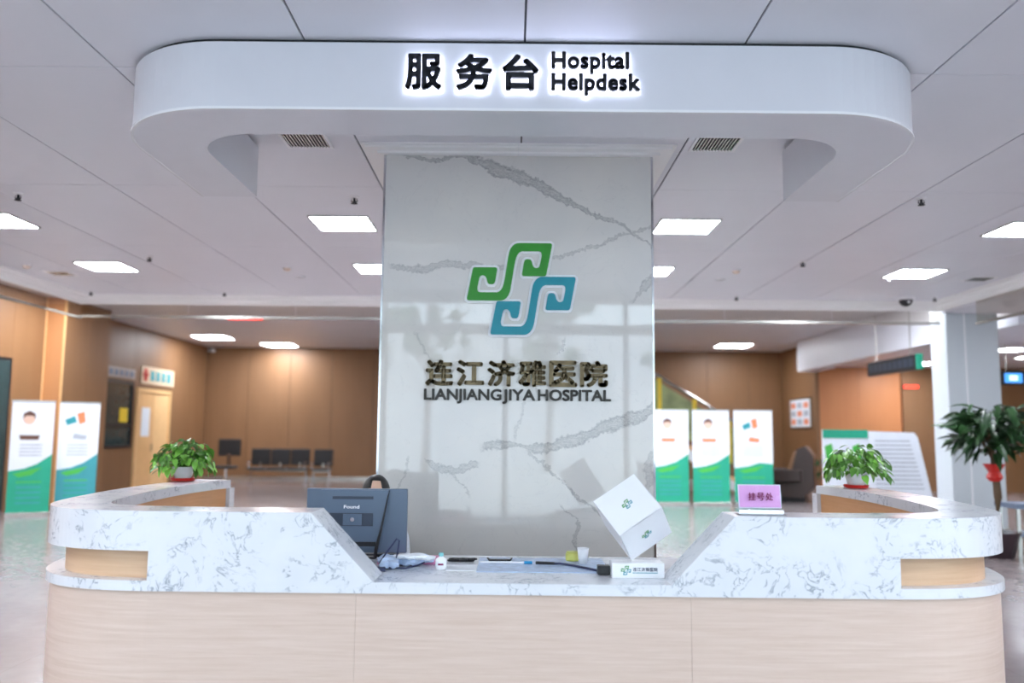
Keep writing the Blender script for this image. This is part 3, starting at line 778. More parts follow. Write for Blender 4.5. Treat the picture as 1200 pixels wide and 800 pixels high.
obj('stand_neck', box(-.05, .03, .036, .06, .01, .20), M['black'], t)
obj('stand_foot', box(-.14, .12, -.01, .06, 0, .012, .004), M['black'], t)
obj('cable', tube(bmesh.new(), [(.19, -.012, .398), (.17, -.025, .28), (.15, -.035, .17), (.125, -.04, .06), (.12, -.03, .012)], [.004, .005, .007, .011, .011]), M['black'], t)

# person behind the monitor
def skin(name, verts, edges, radii, m, parent, root=0, sub=2):
    me = bpy.data.meshes.new(name); me.from_pydata(verts, edges, [])
    o = link(bpy.data.objects.new(name, me), parent); me.materials.append(m)
    md = o.modifiers.new('s', 'SKIN'); md.use_smooth_shade = True
    for i, r in enumerate(radii):
        sv = me.skin_vertices[0].data[i]; sv.radius = r if isinstance(r, tuple) else (r, r); sv.use_root = (i == root)
    sm = o.modifiers.new('u', 'SUBSURF'); sm.levels = sub; sm.render_levels = sub
    return o
per = thing('person', 'black-haired person in white uniform seated behind the monitor', 'person', (-.94, 5.72, 0))
# local: faces -Y
vs = [(0, .10, .50), (0, .10, .62), (0, .07, .78), (0, .05, .90), (0, .03, .975), (-.10, .06, .50), (-.11, -.28, .50), (-.11, -.36, .47), (-.11, -.34, .12), (.10, .06, .50), (.11, -.28, .50), (.11, -.36, .47), (.11, -.34, .12),
      (-.13, .05, .895), (-.175, .05, .83), (-.20, .0, .66), (-.16, -.22, .79), (.13, .05, .895), (.175, .05, .83), (.20, .0, .66), (.16, -.22, .79), (-.165, -.34, .80), (.165, -.34, .80)]
es = [(0, 1), (1, 2), (2, 3), (3, 4), (0, 5), (5, 6), (6, 7), (7, 8), (0, 9), (9, 10), (10, 11), (11, 12), (3, 13), (13, 14), (14, 15), (15, 16), (16, 21), (3, 17), (17, 18), (18, 19), (19, 20), (20, 22)]
rs = [(.14, .10), (.13, .09), (.14, .10), (.10, .08), .045, .09, .075, .065, .045, .09, .075, .065, .045, .06, .05, .04, .033, .06, .05, .04, .033, .026, .026]
skin('body', vs, es, rs, M['shirt'], per)
bm = bmesh.new(); bmesh.ops.create_uvsphere(bm, u_segments=28, v_segments=20, radius=1)
for v in bm.verts:
    x_, y_, z_ = v.co
    jaw = 1 - .28*max(0, -z_)**1.5
    v.co = (x_*.076*jaw, y_*.094*(1-.08*max(0, -z_)) - (.006 if y_ < 0 and z_ < 0 else 0), z_*.115)
    if abs(x_) < .22 and y_ < -.5 and -.35 < z_ < .12: v.co.y -= .016*(1-abs(x_)/.22)*(1 - abs(z_+.2)/.35 if z_ < .12 else 0)
HZ = 1.105
hd = obj('head', bm, M['skin'], per, (0, -.02, HZ - .005), smooth=True)
bm = tube(bmesh.new(), [(0, .03, .94), (0, .015, 1.03)], [.05, .048], 14); obj('neck', bm, M['skin'], per, smooth=True)
for s in (-1, 1):
    bm = bmesh.new(); bmesh.ops.create_uvsphere(bm, u_segments=12, v_segments=8, radius=.013); obj('eye', bm, M['eye'], hd, (s*.031, -.079, .006), smooth=True)
    bm = bmesh.new(); bmesh.ops.create_uvsphere(bm, u_segments=10, v_segments=6, radius=.006); obj('iris', bm, M['iris'], hd, (s*.031, -.0895, .006), smooth=True)
    obj('eyebrow', box(s*.031-.014, s*.031+.014, -.090, -.083, .026, .031, .001), M['hair'], hd)
    bm = bmesh.new(); bmesh.ops.create_uvsphere(bm, u_segments=12, v_segments=8, radius=1, matrix=Matrix.Diagonal((.008, .017, .028, 1))); obj('ear', bm, M['skin'], hd, (s*.076, .008, -.005), smooth=True)
bm = bmesh.new(); bmesh.ops.create_uvsphere(bm, u_segments=12, v_segments=8, radius=1, matrix=Matrix.Diagonal((.022, .006, .006, 1))); obj('mouth', bm, M['lip'], hd, (0, -.084, -.058), smooth=True)
bm = bmesh.new(); bmesh.ops.create_uvsphere(bm, u_segments=28, v_segments=20, radius=1)
for v in bm.verts:
    x_, y_, z_ = v.co
    v.co = (x_*.094, y_*.108, z_*.122)
    if y_ < -.1:                                   # fringe swept aside, forehead open
        lim = .64 - 1.6*max(0, abs(x_-.18)-.16)
        if z_ < lim: v.co.y = v.co.y*.62; v.co.x *= .84
hr = obj('hair', bm, M['hair'], hd, (0, .012, .004), smooth=True)
def hand(s):
    pal = (s*.165, -.345, .80)
    o = None
    vs = [pal, (s*.158, -.385, .795), (s*.155, -.42, .79)]; es = [(0, 1), (1, 2)]; rs = [(.024, .014), (.032, .013), (.03, .012)]
    for k, (dx, L) in enumerate(((-.030, .058), (-.010, .070), (.010, .074), (.029, .064))):
        b = len(vs); x0 = s*.155 + dx
        vs += [(x0*1.0, -.425, .79), (x0 + dx*.2, -.425-L*.5, .795), (x0 + dx*.25, -.425-L, .779)]; es += [(2, b), (b, b+1), (b+1, b+2)]; rs += [.0095, .0085, .0075]
    b = len(vs); vs += [(s*.155 - s*.042, -.385, .79), (s*.155 - s*.058, -.42, .782)]; es += [(1, b), (b, b+1)]; rs += [.011, .009]
    skin('hand', vs, es, rs, M['skin'], per, 0, 1)
hand(-1); hand(1)
t = thing('keyboard', 'black keyboard lying on the worktop behind the monitor', 'keyboard', (-.94, 5.20, .765))
obj('case', box(-.22, .22, -.035, .06, 0, .014, .003), M['black'], t)
obj('key_block', box(-.21, .21, -.028, .053, .0142, .019), M['monitor_dark'], t)
t = thing('office_chair', 'black office chair under the seated person', 'chair', (-.94, 5.80, 0))
obj('seat', box(-.24, .24, -.25, .25, .36, .42, .02), M['leather'], t)
obj('backrest', box(-.19, .15, .25, .30, .48, .80, .02), M['leather'], t)
obj('post', lathe([(.03, .06), (.03, .36)], 12), M['black'], t)
bm = tube(bmesh.new(), [(0, .24, .38), (0, .31, .42), (0, .30, .6)], .018); obj('back_bracket', bm, M['black'], t)
for k in range(5):
    a = R(72*k+10); leg = obj('leg', tube(bmesh.new(), [(0, 0, .10), (.27*math.cos(a), .27*math.sin(a), .06)], [.025, .018]), M['black'], t)
    obj('caster', lathe([(.028, -.012), (.028, .012)], 12), M['black'], leg, (.27*math.cos(a), .27*math.sin(a), .028), (R(90), 0, a))

# brand box and the cube on it
t = thing('desk_nameplate_box', 'white box with small emblem and lettering on the worktop', 'box', (.612, 4.50, .765))
obj('box_body', box(-.135, .135, 0, .14, 0, .076, .003), M['white'], t)
def small_logo(parent, ox, oz, k, y, rot=None, loc=None):
    for dx, dy, mm, nm in ((0, 0, 'green', 'green_hook'), (179, 250, 'teal', 'turquoise_hook')):
        obj(nm, prism_xz(logo(S, dx, dy, ox, oz, k), y-.001, y), M[mm], parent, loc, rot)
small_logo(t, -.065, .04, .068, -.0005)
for c, cx in zip('连江济雅医院', [-.018 + i*.0215 for i in range(6)]):
    han(c, cx, .045, .019, .019, -.001, M['navy'], t, bold=.02, thick=.0015)
obj('text_underline', box(-.03, .10, -.0015, -.0005, .026, .0295), M['teal'], t)
s = .262
dv = Vector((.137, .987, -.085)).normalized(); rv = dv.cross(Vector((0, 0, 1))).normalized(); uv_ = rv.cross(dv)
e1, e2, e3 = (rv*a + dv*b + uv_*c for a, b, c in ((47.1, 7.2, 32.7), (-30.6, 31.2, 37.8), (12.9, 47.9, -29.5)))
e1.normalize(); e2 = (e2 - e1*e2.dot(e1)).normalized(); n3 = e1.cross(e2); e3 = n3 if n3.dot(e3) > 0 else -n3
bmv = bmesh.new()
cube = thing('display_cube', 'large white cube tipped on one corner on the nameplate box', 'cube')
def cube_frame():
    # local axes of the cube: x -> e1, y -> depth e3, z -> e2
    return Matrix((e1, e3, e2)).transposed()
mc = cube_frame().to_4x4()
if mc.determinant() < 0: mc = mc @ Matrix.Diagonal((1, 1, 1, 1))
low = e3 * s
Vp = Vector((.560, 4.50 - .0, .995))
# put the lowest corner on the box top
lowest = min((e1*a + e2*b + e3*c for a in (0, s) for b in (0, s) for c in (0, s)), key=lambda v: v.z)
tgt = Vector((.589, 4.585, .841))
orig = tgt - lowest
det_ = Matrix((e1, e2, e3)).determinant()
ax = [e1, e2, e3]
def cube_face(u0, v0, off, a, b, c, half):
    """thin square in the plane spanned by a,b, pushed out of the face along -c"""
    pass
bm = bmesh.new()
vv = {}
for i in (0, 1):
    for j in (0, 1):
        for k in (0, 1): vv[i, j, k] = bm.verts.new(e1*s*i + e2*s*j + e3*s*k)
for q in (((0,0,0),(1,0,0),(1,1,0),(0,1,0)), ((0,0,1),(1,0,1),(1,1,1),(0,1,1)), ((0,0,0),(1,0,0),(1,0,1),(0,0,1)), ((0,1,0),(1,1,0),(1,1,1),(0,1,1)), ((0,0,0),(0,1,0),(0,1,1),(0,0,1)), ((1,0,0),(1,1,0),(1,1,1),(1,0,1))):
    bm.faces.new([vv[p] for p in q])
bmesh.ops.bevel(bm, geom=bm.edges[:], offset=.003, segments=2, affect='EDGES', profile=.5)
obj('cube_body', bm, M['canopy_edge'], cube)
cube.location = orig
# faces carry a small emblem each (the square codes are left out)
def decal(parent, o, a, b, n, k):
    for dx, dy, mm, nm in ((0, 0, 'green', 'green_hook'), (179, 250, 'teal', 'turquoise_hook')):
        P = logo(S, dx, dy, 0, 0, k); bm = bmesh.new()
        A = [bm.verts.new(o + a*x + b*z + n*.0012) for x, z in P]; B = [bm.verts.new(o + a*x + b*z + n*.0002) for x, z in P]
        f = [bm.faces.new(A), bm.faces.new(B[::-1])]; m_ = len(P)
        for i in range(m_): bm.faces.new((A[i], A[(i+1) % m_], B[(i+1) % m_], B[i]))
        bm.normal_update(); bmesh.ops.triangulate(bm, faces=f); obj(nm, bm, M[mm], parent)
decal(cube, e1*s/2 + e2*s/2, e1, e2, -e3, .075)
decal(cube, e1*s/2 + e3*s/2, e1, -e3, -e2, .075)

# small things along the worktop
WT = .765
t = thing('paper_stack', 'crumpled white and pale blue plastic bags beside the monitor', 'bag', (-.66, 4.80, WT))
bm = bmesh.new()
for k in range(9):
    rnd = random.Random(k); cxx, cyy = rnd.uniform(-.11, .13), rnd.uniform(-.08, .08)
    r = bmesh.ops.create_icosphere(bm, subdivisions=2, radius=1, matrix=Matrix.Translation((cxx, cyy, .028)) @ Matrix.Rotation(rnd.random()*3, 4, 'Z') @ Matrix.Diagonal((.075, .04, .027, 1)))
    for v in r['verts']: v.co += Vector((rnd.uniform(-.006, .006), rnd.uniform(-.006, .006), rnd.uniform(-.005, .012)))
obj('bag_folds', bm, M['bluepaper'], t)
bm = bmesh.new()
for k in range(5):
    rnd = random.Random(50+k); r = bmesh.ops.create_icosphere(bm, subdivisions=2, radius=1, matrix=Matrix.Translation((rnd.uniform(-.02, .15), rnd.uniform(-.03, .05), .055)) @ Matrix.Diagonal((.06, .03, .012, 1)))
    for v in r['verts']: v.co += Vector((0, 0, rnd.uniform(-.004, .008)))
obj('white_folds', bm, M['paper'], t)
o = obj('pink_folder', box(-.16, .20, -.11, .10, 0, .022, .003), M['pinkpaper'], None, (-.64, 5.01, WT), (0, 0, R(2))); tag(o, 'pink folder lying under the monitor edge', 'folder')
o = obj('cable_coil', tube(bmesh.new(), [(-.16, .02, .06), (-.13, -.04, .03), (-.09, -.09, .01), (-.02, -.10, .01), (.02, -.07, .02), (.03, -.02, .07), (.035, .02, .14), (.02, .03, .15), (-.03, -.01, .08), (-.06, -.05, .03), (.0, -.10, .012), (.09, -.10, .01), (.15, -.05, .02), (.18, -.02, .03)], .0045), M['navy'], None, (-.70, 4.80, WT)); tag(o, 'dark navy cable looped over the crumpled bags', 'cable')
o = obj('cable_plug', box(-.03, .03, -.02, .02, 0, .022, .004), M['navy'], None, (-.745, 4.66, WT), (0, 0, .2)); tag(o, 'small dark navy plug at the left end of the worktop', 'plug')
t = thing('sanitizer_bottle', 'small white bottle with pale teal cap beside the bags', 'bottle', (-.425, 4.74, WT))
obj('bottle_body', lathe([(.026, 0), (.03, .004), (.03, .055), (.014, .064), (.012, .07)], 20), M['white'], t, smooth=True)
obj('cap', lathe([(.013, .07), (.013, .088), (.002, .09)], 14), mat('teal_cap', (130, 200, 205), .4), t)
obj('label_band', lathe([(.0305, .015), (.0308, .016), (.0308, .045), (.0305, .046)], 20), M['paper'], t)
bm = bmesh.new(); bx(bm, -.015, .015, -.0315, -.0305, .025, .035); obj('label_print', bm, M['pink_ink'], t)
t = thing('key_bundle', 'dark tangled bunch of keys lying behind the white bottle', 'keys', (-.33, 5.03, WT))
bm = bmesh.new()
for k in range(7):
    rnd = random.Random(90+k); a = rnd.random()*3; cxx = rnd.uniform(-.07, .08)
    tube(bm, [(cxx+.02*math.cos(q*.785), .01*k*.4-.02+.014*math.sin(q*.785), .012+.004*math.sin(q)) for q in range(9)], .005, 6)
obj('rings', bm, M['black'], t)
o = obj('cloth_pouch', box(-.075, .075, -.02, .02, 0, .018, .006), M['black'], t, (0, .02, 0))
def flat(name, lab, cat, b, m, loc, rz=0, bev=.002):
    o = obj(name, box(*b, bev), m, None, loc, (0, 0, rz)); return tag(o, lab, cat)
flat('document_sheet', 'pale sheet of paper on worktop left of the glass pad', 'paper', (-.13, .13, -.10, .10, 0, .002), M['paper'], (-.27, 4.80, WT), .05, 0)
o = flat('desk_pad', 'clear acrylic writing pad in the middle of the worktop', 'desk pad', (-.36, .36, -.28, .24, 0, .004), M['bluepaper'], (.13, 4.93, WT), 0, .001)
t = thing('phone_holder', 'black curved pen tray lying on the writing pad', 'tray', (-.11, 5.05, WT+.004))
bm = prism_xz([(-.075, .02), (-.062, .004), (.062, .004), (.075, .02), (.068, .02), (.058, .012), (-.058, .012), (-.068, .02)], -.02, .02)
for v in bm.verts: v.co.z -= .004
obj('tray_body', bm, M['black'], t)
t = thing('blue_capped_pen', 'white pen with bright blue cap on the writing pad', 'pen', (.0, 4.93, WT+.011))
obj('barrel', tube(bmesh.new(), [(-.22, .01, 0), (.03, .0, 0)], .0055), M['white'], t)
obj('cap', tube(bmesh.new(), [(.03, 0, .001), (.075, -.003, .001)], .0085), M['blue'], t)
t = thing('barcode_scanner_cable', 'dark blue cable running to a black block on the worktop', 'cable', (.14, 4.90, WT+.01))
obj('grip', tube(bmesh.new(), [(-.045, .03, 0.001), (.06, .01, 0.001)], [.009, .008]), M['black'], t)
obj('cord', tube(bmesh.new(), [(.055, .012, 0), (.09, 0, .003), (.16, -.05, .001), (.24, -.16, .0), (.30, -.25, .0)], .0065), M['navy'], t)
obj('block', box(.27, .335, -.33, -.27, -.006, .04, .004), M['black'], t)
t = thing('glue_pot', 'small yellow green pot standing at the back of the worktop', 'pot', (.315, 5.08, WT+.004))
obj('pot_body', lathe([(.04, 0), (.043, .01), (.042, .04), (.036, .045), (.002, .046)], 20), M['yellowgreen'], t, smooth=True)
obj('pot_lid', lathe([(.038, .0455), (.038, .052), (.002, .053)], 20), M['yellowgreen'], t)
t = thing('paper_cup', 'white paper cup on the worktop right of the yellow green pot', 'cup', (.365, 4.96, WT+.004))
obj('cup_body', lathe([(.024, 0), (.033, .085), (.031, .085), (.022, .004), (.002, .004)], 24), M['white'], t, smooth=True)
obj('rim', lathe([(.033, .083), (.035, .086), (.033, .089), (.031, .086)], 24), M['white'], t)

# ------------------------------------------------------------------ banners
def banner(label, loc, rz, wd=.8, ht=2.0, kind=0, group=None):
    t = thing('rollup_banner', label, 'banner', loc, rz, group)
    h = wd/2; y = 0
    main = M['banner_teal'] if kind == 1 else M['banner_green']
    a0, a1 = ht*.42, ht*.56 if kind != 2 else ht*.46
    def P(pts, m, nm, y0=-.004, y1=0): return obj(nm, prism_xz(pts, y0, y1), m, t)
    P([(-h, .06), (h, .06), (h, a1-.05), (h*.3, a0+.06), (-h*.3, a0-.02), (-h, a0-.06)], main, 'printed_base')
    P([(-h, a0-.06), (-h*.3, a0-.02), (h*.3, a0+.06), (h, a1-.05), (h, ht), (-h, ht)], M['banner_white'], 'printed_sheet')
    P([(-h*.8, a0-.11), (-h*.1, a0-.05), (h*.55, a0+.0), (h*.1, a0-.13), (-h*.5, a0-.17)], M['banner_leaf'], 'leaf_print', -.006, -.004)
    if kind == 0:
        bm = lathe([(.09, 0), (.09, .003)], 20); obj('portrait_print', bm, M['print_skin'], t, (-.06, -.004, ht*.84), (R(90), 0, 0))
        bm = prism_xz([(-.16, .0), (-.15, .10), (-.06, .15), (.03, .10), (.04, .0), (-.0, .06), (-.11, .06)], -.009, -.007); obj('portrait_hair_print', bm, M['print_brown'], t, (0, 0, ht*.84))
        P([(-.2, ht*.70), (.12, ht*.70), (.10, ht*.66), (-.18, ht*.66)], M['print_orange'] if group else M['print_brown'], 'caption_print', -.006, -.004)
    else:
        P([(-.24, ht*.84), (-.08, ht*.88), (-.04, ht*.82), (-.2, ht*.79)], M['print_teal'], 'emblem_print', -.006, -.004)
        P([(-.05, ht*.90), (.08, ht*.92), (.10, ht*.82), (.0, ht*.80)], M['print_orange'], 'figure_print', -.006, -.004)
        P([(-.08, ht*.72), (.14, ht*.70), (.12, ht*.66), (-.1, ht*.67)], M['print_orange' if group else 'print_grey'], 'caption_print', -.006, -.004)
    for k in range(4): P([(-h*.55, ht*(.62-.03*k)), (h*.5, ht*(.62-.03*k)), (h*.5, ht*(.61-.03*k)), (-h*.55, ht*(.61-.03*k))], M['print_grey'], 'text_line_print', -.005, -.004)
    for k in range(5): P([(-h*.6, ht*(.30-.045*k)), (h*.55, ht*(.30-.045*k)), (h*.55, ht*(.287-.045*k)), (-h*.6, ht*(.287-.045*k))], M['banner_leaf' if k == 0 else 'banner_teal' if kind != 1 else 'banner_green'], 'text_line_print', -.005, -.004)
    obj('top_rail', box(-h-.01, h+.01, -.012, .008, ht-.015, ht+.01), M['metal'], t)
    obj('base_case', box(-h-.01, h+.01, -.06, .06, 0, .07, .006), M['metal'], t)
    obj('support_pole', tube(bmesh.new(), [(0, .03, .06), (0, .025, ht-.01)], .01), M['metal'], t)
    return t
banner('green based roll-up banner, the left one before the tan pilaster', (-8.47, 15.1, 0), R(30), .66, 2.0, 0)
banner('teal based roll-up banner beside the left green banner', (-7.98, 15.75, 0), R(30), .66, 2.0, 1)
banner('green roll-up banner beside the marble column, leftmost of three', (3.41, 18.7, 0), 0, .80, 2.05, 0, 'green roll-up banners right of the column')
banner('green roll-up banner, middle one of three right of the column', (4.30, 18.7, 0), 0, .80, 2.05, 0, 'green roll-up banners right of the column')
banner('green roll-up banner with orange figure, rightmost of the three', (5.22, 18.7, 0), 0, .84, 2.05, 2, 'green roll-up banners right of the column')

# ------------------------------------------------------------------ left wall: window, door, signs
w1 = structure('window_1', (-9.70, 21.0, 0))
bm = bmesh.new()
for a in ((-.76, -.70, 1.07, 2.72), (.70, .76, 1.07, 2.72), (-.70, .70, 1.07, 1.14), (-.70, .70, 2.65, 2.72), (-.70, .70, 1.60, 1.66)): bx(bm, -.03, .03, a[0], a[1], a[2], a[3])
obj('frame', bm, M['black'], w1)
obj('pane', box(-.02, -.01, -.70, .70, 1.14, 1.60), M['darkglass'], w1); obj('pane', box(-.02, -.01, -.70, .70, 1.66, 2.65), M['darkglass'], w1)
o = obj('notice_sheet', box(-9.708, -9.702, 21.1, 21.55, 1.70, 2.05), M['yellow']); tag(o, 'yellow notice sheet on the dark window of the left wall', 'notice')
d1 = structure('door_1', (-9.70, 23.05, 0))
bm = bmesh.new(); bx(bm, -.02, .05, -1.08, -1.0, 0, 2.6); bx(bm, -.02, .05, 1.0, 1.08, 0, 2.6); bx(bm, -.02, .05, -1.0, 1.0, 2.5, 2.6)
obj('frame', bm, M['doorleaf'], d1)
obj('door_leaf', box(-.02, .02, -1.0, -.005, .01, 2.5), M['door'], d1); obj('door_leaf', box(-.02, .02, .005, 1.0, .01, 2.5), M['doorleaf'], d1)
obj('name_plate', box(.02, .03, -.75, -.25, 1.35, 2.1), M['banner_white'], d1)
obj('handle', box(.02, .06, -.10, -.07, .95, 1.15), M['chrome'], d1)
d2 = structure('door_2', (-9.40, 15.25, 0))
obj('frame', box(-.02, .02, -.65, .65, 0, 2.82), M['black'], d2)
obj('door_leaf', box(.02, .03, -.58, .58, .05, 2.76), M['darkglass'], d2)
t = thing('wall_sign', 'blue lettered sign strip above the dark window', 'sign', (-9.69, 21.1, 2.78))
obj('sign_plate', box(0, .02, -.8, .7, 0, .26), mat('sign_plate_grey', (176, 160, 150), .5), t)
for k in range(5): obj('character_block', box(.02, .028, -.72+k*.28, -.54+k*.28, .06, .20), M['slate'], t)
t = thing('wall_sign', 'green lettered sign with red cross above the door', 'sign', (-9.69, 23.1, 2.72))
obj('sign_plate', box(0, .02, -.95, 1.2, 0, .46), mat('sign_plate_cream', (214, 190, 160), .5), t)
bm = bmesh.new(); bx(bm, .02, .028, -.78, -.60, .08, .40); bx(bm, .02, .028, -.86, -.52, .2, .29); obj('cross_mark', bm, M['red'], t)
for k in range(4): obj('character_block', box(.02, .028, -.38+k*.36, -.14+k*.36, .10, .36), M['banner_teal'], t)

# right side: poster, board, hanging sign
t = thing('wall_poster', 'framed white poster on the tan side wall', 'poster', (8.49, 25.3, 1.72))
obj('frame', box(-.03, .0, -1.0, .85, 0, .90), M['metal'], t); obj('sheet', box(-.035, -.03, -.93, .78, .05, .85), M['banner_white'], t)
for k in range(3):
    for j in range(3): obj('print_block', box(-.038, -.035, -.8+j*.55, -.4+j*.55, .12+k*.24, .28+k*.24), M['print_grey' if (k+j) % 2 else 'print_orange'], t)
t = thing('display_board', 'white folding display board with green header behind the right plant', 'board', (6.25, 15.2, 0), 0)
g1 = obj('board_panel', box(-.85, 0, -.03, 0, .42, 1.62), M['banner_white'], t, (0, 0, 0), (0, 0, R(8)))
obj('header_band', box(-.85, 0, -.035, -.031, 1.47, 1.62), M['banner_green'], g1)
for xx in (-.72, -.20):
    obj('figure_print', prism_xz([(xx-.10, 1.33), (xx+.03, 1.38), (xx+.12, .95), (xx+.08, .80), (xx-.04, .80)], -.035, -.031), M['banner_leaf'], g1)
g2 = obj('board_panel', prism_xz([(0, .42), (1.08, .42), (.86, 1.50), (.80, 1.58), (0, 1.60)], -.03, 0), M['banner_white'], t, (0, 0, 0), (0, 0, R(-4)))
for k in range(12): obj('text_line', box(.12, .72+.02*k, -.034, -.031, 1.42-.075*k, 1.44-.075*k), M['print_grey'], g2)
for xx in (-.75, -.05, .9):
    obj('leg', box(xx-.02, xx+.02, -.01 - .06*(xx < -.5), .03 - .06*(xx < -.5), 0, .45), M['metal'], t)
t = thing('hanging_led_sign', 'black LED sign box hung on rods before the orange wall', 'sign', (7.95, 17.85, 2.83))
obj('sign_case', box(-.06, .06, -1.15, 1.15, 0, .30), M['black'], t)
obj('end_cap', box(-.065, .065, -1.18, -1.15, -.005, .305), M['banner_green'], t)
for k in range(2): obj('rod', tube(bmesh.new(), [(0, -.8+1.6*k, .30), (0, -.8+1.6*k, ZF-2.83)], .012), M['metal'], t)
for k in range(9): obj('display_segment', box(-.066, -.06, -1.02+k*.235, -.84+k*.235, .07, .23), M['monitor_dark'], t)
t = thing('hanging_screen', 'black hanging screen with blue lit panel beyond the white column', 'screen', (10.75, 18.0, 2.61))
obj('case', box(-.5, .5, -.03, .03, 0, .30), M['black'], t)
obj('lit_panel', box(-.40, -.03, -.034, -.03, .05, .25), M['screen_blue'], t)
obj('lit_text', box(-.30, -.13, -.038, -.034, .10, .20), M['screen_white'], t)
for k in range(2): obj('rod', tube(bmesh.new(), [(-.35+.7*k, 0, .3), (-.35+.7*k, 0, ZR-2.61)], .012), M['metal'], t)
o = obj('led_text_strip', box(10.92, 11.32, 23.84, 23.9, 2.86, 2.94), M['led_glint_red']); tag(o, 'small red lit LED strip on the far orange wall', 'sign'); obj('strip_casing', box(10.9, 11.34, 23.86, 23.9, 2.84, 2.96), M['dark'], o)

# white column on the right
pc = structure('pillar_right', (7.2, 13.62, 0))
obj('column_shaft', box(-.40, .42, -.25, .26, 0, 3.55), M['column'], pc)
obj('cover_strip', box(-.12, -.10, -.262, -.25, 0, 3.55), M['white'], pc)
obj('base_skirt', box(-.42, .44, -.27, .28, 0, .12), M['metal'], pc)

# stair beyond the banners
t = thing('staircase', 'stair flight with metal handrail seen beside the marble column', 'stairs', (3.2, 22.3, 0))
def sl(x): return 1.12 - (x)*.70 + 2.02
bm = bmesh.new()
for k in range(9):
    bx(bm, -.2+k*.36, .18+k*.36, -.0, 1.3, max(0, 2.3-k*.27-.18), 2.3-k*.27)
obj('steps', bm, M['door'], t)
obj('handrail', tube(bmesh.new(), [(-.3, -.05, 3.55), (1.85, -.05, 2.25), (3.0, -.05, 1.55)], .05), M['metal'], t)
obj('balustrade_panel', prism_xz([(-.25, 2.30), (2.9, .50), (2.9, 1.45), (-.25, 3.4)], -.06, -.04), M['railglass'], t)
for k in range(3): obj('baluster', box(.55+k*.9, .65+k*.9, -.10, -.02, 2.0-k*.6, 2.98-k*.55), M['yellow'], t)
obj('stringer', prism_xz([(-.3, 2.35), (2.95, .0), (2.6, 0), (-.3, 2.0)], -.03, .0), M['white'], t)

# seating far left
def bench_unit(name, label, loc, n, rz=0, zb=1.0):
    t = thing(name, label, 'seating', loc, rz)
    W = .58
    obj('beam', box(-n*W/2+.05, n*W/2-.05, .0, .07, .34, .39), M['metal'], t)
    for k in range(n):
        x0 = -n*W/2 + k*W
        obj('seat', box(x0+.02, x0+W-.02, -.26, .24, .40, .46, .02), M['leather'], t)
        obj('backrest', box(x0+.01, x0+W-.01, .22, .28, .52, zb, .02), M['leather'], t, (0, 0, 0), (R(0), 0, 0))
        obj('back_bracket', box(x0+W/2-.03, x0+W/2+.03, .20, .24, .38, .60), M['metal'], t)
    for xx in (-n*W/2+.06, n*W/2-.06):
        bm = box(xx-.025, xx+.025, .01, .06, .05, .36); bx(bm, xx-.025, xx+.025, -.26, .30, 0, .05); obj('leg', bm, M['chrome'], t)
        obj('armrest', tube(bmesh.new(), [(xx, -.2, .44), (xx, -.22, .62), (xx, .18, .64), (xx, .24, .58)], .02), M['chrome'], t)
    return t
bench_unit('waiting_bench', 'black three-seat waiting bench against the far tan wall', (-6.85, 25.2, 0), 3)
bench_unit('waiting_chair', 'single black chair right of the far waiting bench', (-5.5, 24.8, 0), 1)
t = thing('tall_back_chair', 'black high-backed chair left of the waiting bench', 'chair', (-8.05, 24.2, 0))
obj('seat', box(-.27, .27, -.28, .24, .46, .54, .03), M['leather'], t)
obj('backrest', box(-.32, .32, .22, .29, .80, 1.28, .03), M['leather'], t)
obj('post', lathe([(.035, .05), (.035, .46)], 12), M['chrome'], t)
obj('back_bracket', box(-.05, .05, .20, .24, .5, .86), M['chrome'], t)
obj('base', lathe([(.28, 0), (.28, .03), (.05, .06)], 20), M['chrome'], t)
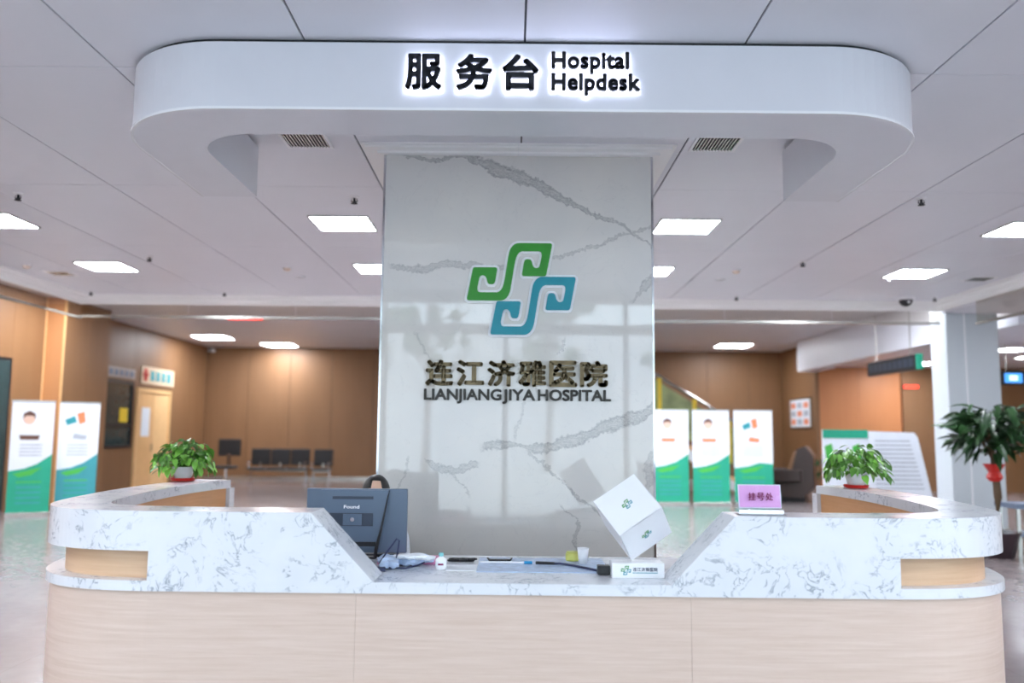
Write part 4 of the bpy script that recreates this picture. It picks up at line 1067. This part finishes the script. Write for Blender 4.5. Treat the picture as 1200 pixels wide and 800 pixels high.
# massage chair and shrub right
t = thing('massage_chair', 'dark brown reclining armchair with tan cushions behind the banners', 'armchair', (6.45, 20.2, 0), R(-25))
obj('shell', prism_xz([(-.5, .12), (.35, .10), (.62, .35), (.60, 1.05), (.42, 1.28), (.25, 1.2), (.1, .62), (-.45, .50)], -.40, .40), M['brownl'], t)
obj('cushion', prism_xz([(-.42, .50), (.12, .60), (.26, 1.12), (.16, 1.14), (.0, .72), (-.42, .60)], -.26, .26), M['tan'], t)
for s_ in (-1, 1): obj('armrest', box(-.45, .35, s_*.42-.08, s_*.42+.08, .45, .74, .04), M['brownl'], t)
obj('footrest', box(-.85, -.52, -.28, .28, .12, .42, .05), M['tan'], t)
obj('foot', box(-.4, .4, -.3, .3, 0, .11), M['black'], t)
def leafy(name, label, loc, n, cz, rx, rz_, s0, pot, trunkz, seed, potm, ribbon=False):
    rnd = random.Random(seed); t = thing(name, label, 'plant', loc)
    obj('pot', lathe([(pot*.7, 0), (pot, pot*1.2), (pot*1.08, pot*1.25), (pot*.9, pot*1.22), (.01, pot*1.15)], 20), potm, t, smooth=True)
    bm = tube(bmesh.new(), [(0, 0, pot*1.1), (.03, 0, trunkz*.5+pot*.5), (0, 0, trunkz)], [.06, .05, .04], 8)
    for k in range(10):
        a = rnd.random()*6.3; tube(bm, [(0, 0, trunkz-.05), (rx*.4*math.cos(a), rx*.4*math.sin(a), cz), (rx*.8*math.cos(a), rx*.8*math.sin(a), cz+rz_*rnd.uniform(-.4, .6))], [.02, .014, .006], 5)
    obj('trunk', bm, M['bark'], t)
    if ribbon: obj('ribbon', lathe([(.06, 0), (.10, .05), (.07, .12), (.13, .22), (.07, .20), (.05, .1)], 12), M['red'], t, (0, 0, trunkz-.30))
    for k in range(n):
        a = rnd.random()*6.3; e = rnd.random()**.45; el = rnd.uniform(-1, 1)
        p = Vector((rx*e*math.cos(a)*math.sqrt(1-el*el*.8), rx*e*math.sin(a)*math.sqrt(1-el*el*.8), cz + rz_*e*el))
        s = rnd.uniform(.7, 1.2)*s0; o = link(bpy.data.objects.new('leaf', LEAFD), t)
        o.matrix_local = Matrix.Translation(p) @ Matrix.Rotation(a + rnd.uniform(-.7, .7), 4, 'Z') @ Matrix.Rotation(rnd.uniform(-.4, 1.2), 4, 'Y') @ Matrix.Rotation(rnd.uniform(-.7, .7), 4, 'X') @ Matrix.Diagonal((s*1.5, s, s, 1))
    return t
leafy('money_tree', 'tall leafy money tree with red ribbon before the white column', (6.12, 11.0, 0), 290, 1.60, .50, .34, .105, .26, 1.25, 21, M['potdark'], True)
leafy('potted_shrub', 'low dark green shrub in a pot left of the display board', (7.1, 19.2, 0), 150, .80, .34, .30, .06, .18, .6, 31, M['potdark'])
t = thing('low_stand', 'slate blue low stand beside the money tree', 'stand', (6.75, 11.3, 0))
obj('stand_top', box(-.35, .45, -.25, .25, .60, .66), M['slate'], t)
for a in (-.3, .4):
    for b in (-.2, .2): obj('leg', box(a-.02, a+.02, b-.02, b+.02, 0, .60), M['metal'], t)
obj('shelf', box(-.33, .43, -.23, .23, .25, .28), M['slate'], t)
t = thing('corner_camera', 'small white camera high in the far left corner', 'camera', (-9.5, 26.8, 3.98))
obj('body', box(-.07, .07, -.2, .0, 0, .10, .01), M['white'], t); obj('bracket', box(-.03, .03, .0, .2, .02, .08), M['white'], t); obj('lens', box(-.04, .04, -.215, -.2, .02, .08), M['black'], t)
